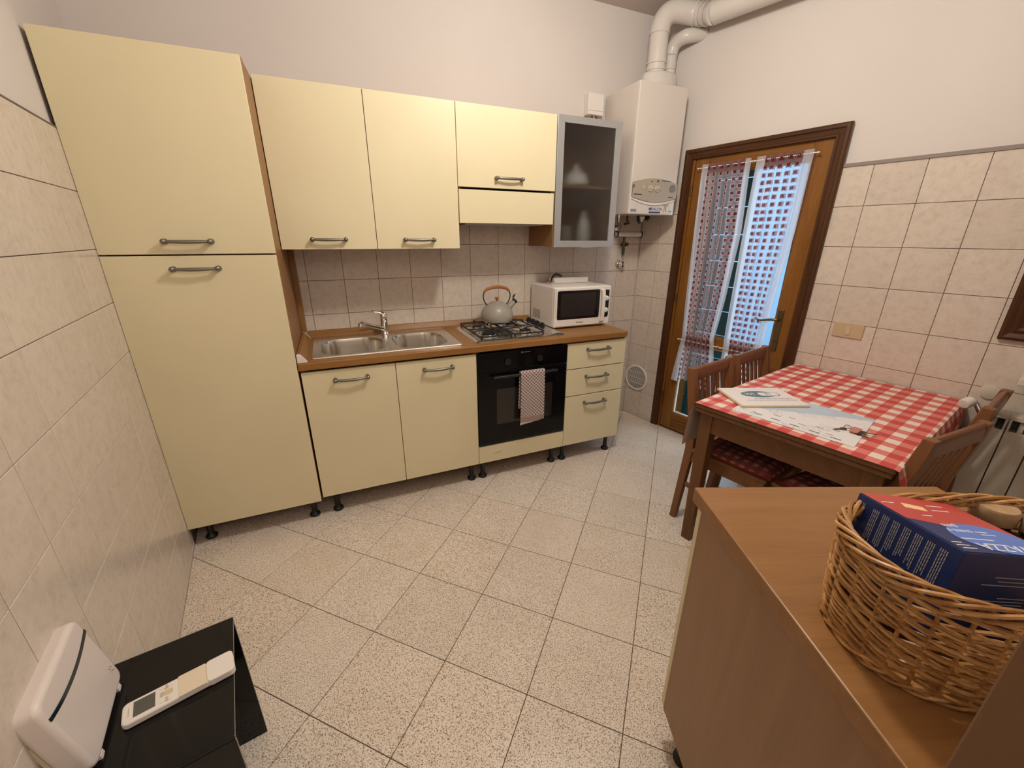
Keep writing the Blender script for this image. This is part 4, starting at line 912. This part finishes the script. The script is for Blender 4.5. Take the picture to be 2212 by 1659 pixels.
cushion(.292, .548, 'red gingham cushion on the door-side chair nearer the stove', 0, .178)
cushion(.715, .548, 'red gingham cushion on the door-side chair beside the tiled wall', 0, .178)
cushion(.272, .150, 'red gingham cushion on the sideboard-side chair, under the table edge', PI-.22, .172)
# ------------------------------------------------------------ papers and keys on the table
ZT_ = TZ+.0046
def mapmat():
    m = mat('town_map_print', (.8,.76,.75), .45); t_ = nd(m, 'ShaderNodeUVMap'); s = nd(m, 'ShaderNodeSeparateXYZ'); lk(m, t_.outputs[0], s.inputs[0]); U, V = s.outputs[0], s.outputs[1]
    sea = mth(m, 'GREATER_THAN', mth(m, 'ADD', mth(m, 'MULTIPLY', V, .75), mth(m, 'ADD', mth(m, 'MULTIPLY', U, 1.0), mth(m, 'MULTIPLY', noise(m, t_.outputs[0], 6, 2), .10))), 1.00)
    vo = nd(m, 'ShaderNodeTexVoronoi', feature='DISTANCE_TO_EDGE'); vo.inputs['Scale'].default_value = 26; lk(m, t_.outputs[0], vo.inputs['Vector'])
    isl = mth(m, 'GREATER_THAN', noise(m, t_.outputs[0], 3.2, 3), .50)
    ed = mth(m, 'MULTIPLY', mth(m, 'LESS_THAN', vo.outputs['Distance'], .07), isl)
    c = mixc(m, mth(m, 'MULTIPLY', ed, .6), (.79,.76,.76), (.42,.42,.47)); c = mixc(m, sea, c, mixc(m, noise(m, t_.outputs[0], 2.5, 1), (.38,.50,.66), (.62,.70,.78)))
    setc(m, c); return m
MC = [(.041,.123), (.401,.155), (.372,.585), (.020,.560)]
t = TF.thing('town_map', 'printed tourist map lying on the gingham cloth under the keys', 'map', (.22, .35, ZT_))
uvq = [(0,0),(1,0),(1,1),(0,1)]
mm = MB(); mm.add([(a, b, ZT_) for a, b in MC]+[(a, b, ZT_+.0012) for a, b in MC], [(3,2,1,0),(4,5,6,7),(0,1,5,4),(1,2,6,5),(2,3,7,6),(3,0,4,7)])
put('sheet', mm, mapmat(), t, uvfn=lambda i: uvq[i % 4])
put('white_roundel', MB().lathe([(.001,0),(.026,0),(.026,.0005),(.001,.0006)], (.318,.196,ZT_+.0012), 28), M_paper, t)
pr_ = MB()
for k in range(5): pr_.box(.060, .17+.07*k, ZT_+.0012, .068, .205+.07*k, ZT_+.0016)
for k in range(6): pr_.box(.085+.012*k, .20+.05*((k*7) % 5), ZT_+.0012, .089+.012*k, .225+.05*((k*7) % 5), ZT_+.0016)
put('print_lines', pr_, M_teal, t)['kind'] = 'stuff'
t = TF.thing('wifi_folder', 'cream folder with a printed WI FI cover on the gingham cloth', 'folder', (.28, .55, ZT_))
F0, F1 = Vector((.077,.540)), Vector((.335,.362)); fe = (F1-F0).normalized(); fn_ = Vector((-fe.y, fe.x)); FW, FH = .300, .225
def fp(a, b, z): q = F0+fe*a+fn_*b; return (q.x, q.y, z)
def sheet(a0, b0, a1, b1, z0, z1): return MB().hexa([fp(a0,b0,z0),fp(a1,b0,z0),fp(a1,b1,z0),fp(a0,b1,z0),fp(a0,b0,z1),fp(a1,b0,z1),fp(a1,b1,z1),fp(a0,b1,z1)])
put('folder_body', sheet(-.004, -.003, FW+.004, FH+.002, ZT_+.0014, ZT_+.010), M_folder, t, bev=.002)
put('cover_sheet', sheet(0, 0, FW, FH, ZT_+.0102, ZT_+.0122), M_paper, t)
zc = ZT_+.0124; fa_ = math.atan2(fe.y, fe.x)
em = MB(); ov = [(FW*.50+.082*math.cos(a), .137+.040*math.sin(a)) for a in [2*PI*k/32 for k in range(32)]]
em.prism([fp(a, b, 0)[:2] for a, b in ov], zc, zc+.0004); em.prism([fp(a, b, 0)[:2] for a, b in rrect(FW*.5-.005, .113, FW*.5+.098, .160, .018)], zc+.0001, zc+.0005)
e_ = put('emblem', em, M_teal, t)
obj('emblem_field', MB().prism([fp(a, b, 0)[:2] for a, b in rrect(FW*.5, .117, FW*.5+.093, .156, .015)], zc+.0005, zc+.0008), M_paper, parent=e_)
for s_, a_, m_ in (('WI', -.042, M_paper), ('FI', .046, M_teal)):
    q = fp(FW*.5+a_, .136, zc+.0010); text('lettering', s_, .036, m_, t, Vector(q)-BASE[t.name], (0, 0, fa_), .0002)
ln = MB()
for b_, a0_, a1_ in ((.078,.10,.275), (.058,.055,.29)):
    a = a0_
    while a < a1_: L_ = .010+.008*((int(a*1000)*7) % 3); v_ = [fp(a,b_,0)[:2], fp(min(a+L_,a1_),b_,0)[:2], fp(min(a+L_,a1_),b_+.006,0)[:2], fp(a,b_+.006,0)[:2]]; ln.prism(v_, zc, zc+.0003); a += L_+.004
put('print_lines', ln, M_inkg, t)['kind'] = 'stuff'
t = TF.thing('key_ring', 'bunch of keys with a pink tag lying on the map', 'keys', (.19, .17, ZT_+.0012)); kz_ = ZT_+.0022
put('tag', MB().prism([(a, b) for a, b in rrect(.165,.150,.225,.180,.008)], kz_+.004, kz_+.009), M_pink, t, bev=.002)
put('ring', MB().tube([(.205+.017*math.cos(a), .190+.014*math.sin(a), kz_+.006+.003*math.sin(a*2)) for a in [2*PI*k/20 for k in range(21)]], .0013, 6), M_brass, t, smooth=True)
for k, (a, b, r_) in enumerate(((.185,.200,2.6), (.175,.150,-2.0), (.200,.140,-1.2))):
    c_, s_ = math.cos(r_), math.sin(r_)
    m = MB().lathe([(.001,0),(.011,0),(.011,.002),(.001,.002)], (a, b, kz_+.001+.002*k), 14)
    m.hexa([(a+c_*x-s_*y, b+s_*x+c_*y, kz_+.001+.002*k+z) for z in (0,.002) for x, y in ((.008,-.003),(.040,-.0025),(.040,.0025),(.008,.003))])
    put('key', m, M_brass if k != 1 else M_iron, t)
# ------------------------------------------------------------ sideboard (frame SF: x along its front from the left corner, y into the depth towards the camera is -y)
# in SF the depth runs to local -y
t = SF.thing('sideboard', 'wooden base cabinet with cream door standing beside the table', 'sideboard', (.3, -.3, 0))
put('top', B(0, -.602, .857, .602, 0, .895), M_side, t, bev=.003)
carc(t, .014, .594, -.596, -.026, .1284, .8565, M_sidev)
put('door', B(.0155, -.0245, .1300, .5925, -.006, .850), M_cream, t, bev=.0016)
feet(t, [(.065, -.09), (.545, -.09), (.065, -.53), (.545, -.53)])
# ------------------------------------------------------------ wicker basket
BC = (.246, -.402)
t = SF.thing('wicker_basket', 'oval wicker basket standing on the sideboard top', 'basket', (BC[0], BC[1], .8952))
def sup(a, rx, ry, e=2.5):
    c, s_ = math.cos(a), math.sin(a); return (abs(c)**(2/e)*math.copysign(rx, c), abs(s_)**(2/e)*math.copysign(ry, s_))
def prof_r(h): # half sizes at height h 0..1
    b = math.sin(PI*min(1, max(0, h)))*.002
    return .198+.012*h+b, .110+.009*h+b
BH = .168; NS = 30
def bp(a, h, off=0):
    rx, ry = prof_r(h); x, y = sup(a, rx+off, ry+off); return (BC[0]+x, BC[1]+y, .899+BH*h)
stk_ = MB()
for k in range(NS):
    a = 2*PI*k/NS; stk_.tube([bp(a, h/6) for h in range(0, 7)], .0026, 6)
o = put('stakes', stk_, M_wick, t, smooth=True); o['kind'] = 'stuff'
rnd = random.Random(4)
for grp, (m_, rows) in enumerate(((M_wick, 20), (M_wick2, 15))):
    wv = MB()
    for r_ in range(rows):
        h0 = .03+.85*(r_+(.5 if grp else 0))/rows; n_ = NS*4; pts = []; ph = (r_+grp) % 2; am = rnd.uniform(.004, .012); f1, f2 = rnd.randint(2, 5), rnd.uniform(0, 6.28)
        for k in range(n_+1):
            a = 2*PI*k/n_; o_ = .0036*math.sin(NS/2*a+ph*PI); h = h0+am*1.6*math.sin(f1*a+f2)+.018*math.sin(NS/2*a+ph*PI+1)
            pts.append(bp(a, h, o_))
        wv.tube(pts, .0027+rnd.uniform(-.0004,.0005), 5, cap=False)
    o = put('weave', wv, m_, t, smooth=True); o['kind'] = 'stuff'
for b0, nst, rr, hz in ((1.0, 6, .0095, 'rim'), (.02, 3, .005, 'foot_border')):
    for s_ in range(nst):
        pts = []; n_ = 200; tw_ = 5 if b0 == 1.0 else 9
        for k in range(n_+1):
            a = 2*PI*k/n_; q = tw_*a+s_*2*PI/nst
            x, y, z = bp(a, b0, rr*.75*math.cos(q)); pts.append((x, y, z-.006*(b0 == 1.0)+rr*1.05*math.sin(q)))
        put(hz+'_strand', MB().tube(pts, .0031, 6, cap=False), M_wick2 if s_ % 2 else M_wick, t, smooth=True)
put('basket_base', MB().prism([bp(2*PI*k/48, 0, -.002)[:2] for k in range(48)], .8965, .9015), M_wick, t)
# coffee box in the basket
K = [(.114,-.284), (.247,-.314), (.279,-.438), (.148,-.422)]  # far-left, far-right, near-right, near-left
O_ = Vector((K[3][0], K[3][1])); ex = Vector((K[2][0]-K[3][0], K[2][1]-K[3][1])).normalized(); ey = Vector((K[0][0]-K[3][0], K[0][1]-K[3][1])).normalized()
ex = Vector((ey.y, -ey.x)); W_, D_, H0, H1 = .158, .146, .958, 1.095
ang = math.atan2(ex.y, ex.x)
t = SF.thing('coffee_box', 'blue and red coffee box standing in the wicker basket', 'box', (O_.x, O_.y, H0)); BASE[t.name] = Vector((0,0,0))
mw_ = Matrix(((.939,.296,.176),(-.305,.952,.025),(-.160,-.077,.984))).to_4x4(); nl_ = SF.w(.1242, -.4385, 1.095); mw_.translation = nl_-mw_.to_3x3()@Vector((0,0,H1-H0)); t.matrix_world = mw_
# local: x along ex (0..W), y along ey (0..D), z from 0
HH = H1-H0
put('carton', B(0, 0, 0, W_, D_, HH-.001), M_navy, t, bev=.0012)
top = put('lid_print', B(.0015, .0015, HH-.0012, W_-.001, D_-.0015, HH), M_navy, t)
rp = MB(); cv = [(.0015+ (W_-.0025)*i/14, .075-.010*math.sin(i/14*PI*1.1)+.0*i-.045*(i/14)**2.2) for i in range(15)]
rp.prism(cv+[(W_-.001, D_-.0015), (.0015, D_-.0015)], HH, HH+.0003); obj('red_field', rp, M_red, parent=top)
bl = MB(); bl.prism([(.095+.062*math.cos(a)*1.0, .036+.034*math.sin(a)) for a in [2*PI*k/30 for k in range(30)]], HH+.0002, HH+.0005); obj('light_blue_oval', bl, M_blue, parent=top)
obj('biscuit_print', MB().prism([(.040,.108),(.072,.100),(.078,.113),(.048,.122)], HH+.0003, HH+.0005), M_cream_ink, parent=top)
text('lettering', 'LAVAZZA', .021, M_ink, t, (.100, .016, HH+.0006), (0,0,PI), .0002, sx=1.2)
text('lettering', 'crema e', .0125, M_ink, t, (.062, .050, HH+.0006), (0,0,PI), .0002)
text('lettering', 'gusto', .0125, M_ink, t, (.060, .062, HH+.0006), (0,0,PI), .0002)
mk = MB()
for k, (a, b, c) in enumerate(((.010,.118,.032),(.085,.104,.116),(.092,.118,.122),(.044,.086,.062),(.086,.050,.108),(.090,.044,.114),(.036,.031,.092),(.006,.020,.022),(.006,.014,.026),(.008,.008,.030))):
    mk.box(a, b, HH+.0003, c, b+.0016, HH+.0006)
put('small_print', mk, M_ink, t)['kind'] = 'stuff'
sp_ = MB(); rnd = random.Random(11)
for col in range(8):                     # rows of tiny print on the long side, set on edge
    y0_ = D_-.014-.0155*col if col else D_-.012
    for r_ in range(4 if col else 2):
        y_ = y0_-r_*.0027; z_ = HH-.012-(0 if col else 0); ze = z_-(.052 if col else .020)*rnd.uniform(.8, 1)
        while z_ > ze: L_ = rnd.uniform(.003, .008); sp_.box(-.0004, y_-.0006, z_-L_, .0001, y_+.0006, z_); z_ -= L_+.0012
put('side_print', sp_, M_inkg, t)['kind'] = 'stuff'
ep = MB()
for z_, a, b in ((-.034,.065,.13),(-.040,.072,.13),(-.046,.048,.13),(-.066,.085,.13),(-.071,.062,.13),(-.076,.070,.13)): ep.box(a, -.0004, HH+z_-.0012, b, .0001, HH+z_)
put('end_print', ep, M_inkg, t)['kind'] = 'stuff'
# jars
for k, (x, y) in enumerate(((.338,-.300), (.373,-.345))):
    lb = ('ochre ceramic jar with cork lid in the basket, next to the coffee box', 'ochre ceramic jar with cork lid in the basket, at the photo edge')[k]
    t = SF.thing('jar', lb, 'jar', (x, y, .9015), 'cork-lidded jars in the basket')
    put('body', MB().lathe([(.001,0),(.024,0),(.0275,.01),(.0278,.09),(.0268,.118),(.0245,.125),(.001,.126)], (x, y, .9025), 32), M_jar, t, smooth=True)
    put('neck_ring', MB().lathe([(.0235,.125),(.0240,.134),(.001,.135)], (x, y, .9025), 32), M_black, t, smooth=True)
    put('lid', MB().lathe([(.001,.134),(.0265,.134),(.0278,.137),(.0278,.156),(.0255,.160),(.001,.161)], (x, y, .9025), 36), M_cork, t, smooth=True)
# dark green packet at the near side of the basket
m = MB().grid(lambda u, v: (.235+.085*u+.01*math.sin(v*5), -.512+.060*v, .965+.035*math.sin(PI*u)*math.sin(PI*v)+.006*math.sin(u*17)*math.sin(v*13)), 16, 12)
t = SF.thing('foil_packet', 'crumpled dark green packet at the near side of the basket', 'packet', (.275, -.48, .96))
o = put('wrapper', m, mat('packet_green', (.05,.065,.045), .45), t, smooth=True, fix=False); md = o.modifiers.new('thick', 'SOLIDIFY'); md.thickness = .02; md.offset = -1
# ------------------------------------------------------------ black side table, router, remote
h = .475; c_ = [(-2.638,-1.637), (-2.577,-1.973)]; ux = Vector((c_[0][0]-c_[1][0], c_[0][1]-c_[1][1])).normalized()
BT = Fr((c_[1][0], c_[1][1]), math.atan2(ux.x*-1, ux.y)); 
# BT: local y runs from the near right corner to the far right corner, local x points right (away from the wall)
DB, WB = .342, .268
t = BT.thing('side_table', 'low glossy black side table standing against the left wall', 'side table', (-.15, .17, 0))
put('table_top', B(-WB, 0, h-.010, 0, DB, h), M_table_b, t, bev=.001)
put('far_panel', B(-WB, DB-.010, 0, 0, DB, h-.0105), M_table_b, t, bev=.001); put('near_panel', B(-WB, 0, 0, 0, .010, h-.0105), M_table_b, t, bev=.001)
put('edge_strip', B(-WB, DB-.0005, h-.004, 0, DB+.0015, h+.0005), M_alu, t)
# remote control
Ra, Rb = Vector((-2.804,-1.848)), Vector((-2.622,-1.797)); RMm = (Rb-Ra); rl = .205; ra_ = math.atan2(RMm.y, RMm.x)
RT = Fr((Ra.x, Ra.y), ra_)
t = RT.thing('remote_control', 'white air conditioner remote lying on the black side table', 'remote control', (.1, 0, h))
put('shell', MB().prism(rrect(0, -.0285, rl-.010, .0285, .012, 5), h+.0010, h+.0175), M_whitep, t, bev=.004, seg=3)
put('sliding_cover', MB().prism(rrect(.150, -.0305, rl, .0305, .010, 5), h+.0014, h+.0200), M_whitep, t, bev=.003, seg=3)
put('flap', B(.098, -.0290, h+.0150, .1500, .0290, h+.0186), mat('remote_flap', (.74,.63,.48), .45), t, bev=.001)
put('screen', B(.020, -.019, h+.0172, .057, .020, h+.0180), M_lcd, t)
for a, b in ((.070,.020), (.084,.020), (.070,-.016), (.084,-.016)): put('button', MB().lathe([(.001,0),(.0055,0),(.005,.0015),(.001,.0018)], (a, b, h+.0172), 14), M_whitep, t)
for a, b in ((.077,.018), (.077,-.016), (.069,.002)): put('button', MB().prism(rrect(a-.004, b-.006, a+.004, b+.006, .003, 3), h+.0172, h+.0184), M_grayb, t)
put('button', MB().prism(rrect(.074, -.005, .088, .008, .002, 3), h+.0172, h+.0184), mat('start_button', (.62,.52,.28), .5), t)
put('maker_print', MB().box(.0110, -.011, h+.0176, .0128, .011, h+.0180), M_grayb, t)
# router: thin upright box leaning on the tiles, feet on the table
RB0, RB1 = Vector((-2.845,-1.722,h+.008)), Vector((-2.808,-1.942,h+.008))
ey_ = (RB0-RB1).normalized()                       # along the bottom edge, towards the back wall
nz = Vector((-ey_.y*-1, ey_.x*-1, 0)); nz = Vector((ey_.y, -ey_.x, 0)).normalized()    # horizontal, towards the room
lean = math.radians(9); ez = (Vector((0,0,1))*math.cos(lean)-nz*math.sin(lean)).normalized(); en = ey_.cross(ez); 
if en.dot(nz) < 0: en = -en
t = thing('router', 'white wifi router leaning on the tiles above the black side table', 'router', RB1, 0)
rm = Matrix((ey_, en, ez)).transposed().to_4x4(); rm.translation = RB1; t.matrix_world = rm; BASE[t.name] = Vector((0,0,0))
RWd, RHt, RTk = .224, .205, .044
o = put('shell', MB().prism(rrect(0, 0, RWd, RHt, .022, 6), -RTk, 0, 'y'), M_router, t, bev=.010, seg=4, smooth=True)
put('rear_shell', MB().prism(rrect(.003, .003, RWd-.003, RHt-.003, .022, 6), -RTk-.006, -RTk+.001, 'y'), mat('router_rear', (.60,.50,.36), .5), t, bev=.002)
cs = MB(); n_ = 16; a_ = [(.006+(RWd-.012)*i/n_, RHt-.046-.014*(1-((i/n_)*2-1)**2)) for i in range(n_+1)]
top_ = [(x, z+.008) for x, z in a_]; cs.prism(a_+list(reversed(top_)), -.0006, .0014, 'y')
put('light_strip', cs, M_strip, t)
put('maker_print', MB().tube([(RWd-.018,.0004,.038),(RWd-.024,.0004,.044),(RWd-.018,.0004,.048),(RWd-.022,.0004,.055)], .0014, 6).tube([(RWd-.030,.0004,.040),(RWd-.026,.0004,.050),(RWd-.031,.0004,.056)], .0014, 6), M_grayb, t)['kind'] = 'stuff'
for a in (.035, RWd-.035): put('foot', B(a-.008, -.020, -.0085, a+.008, -.002, .002), M_whitep, t, bev=.001)
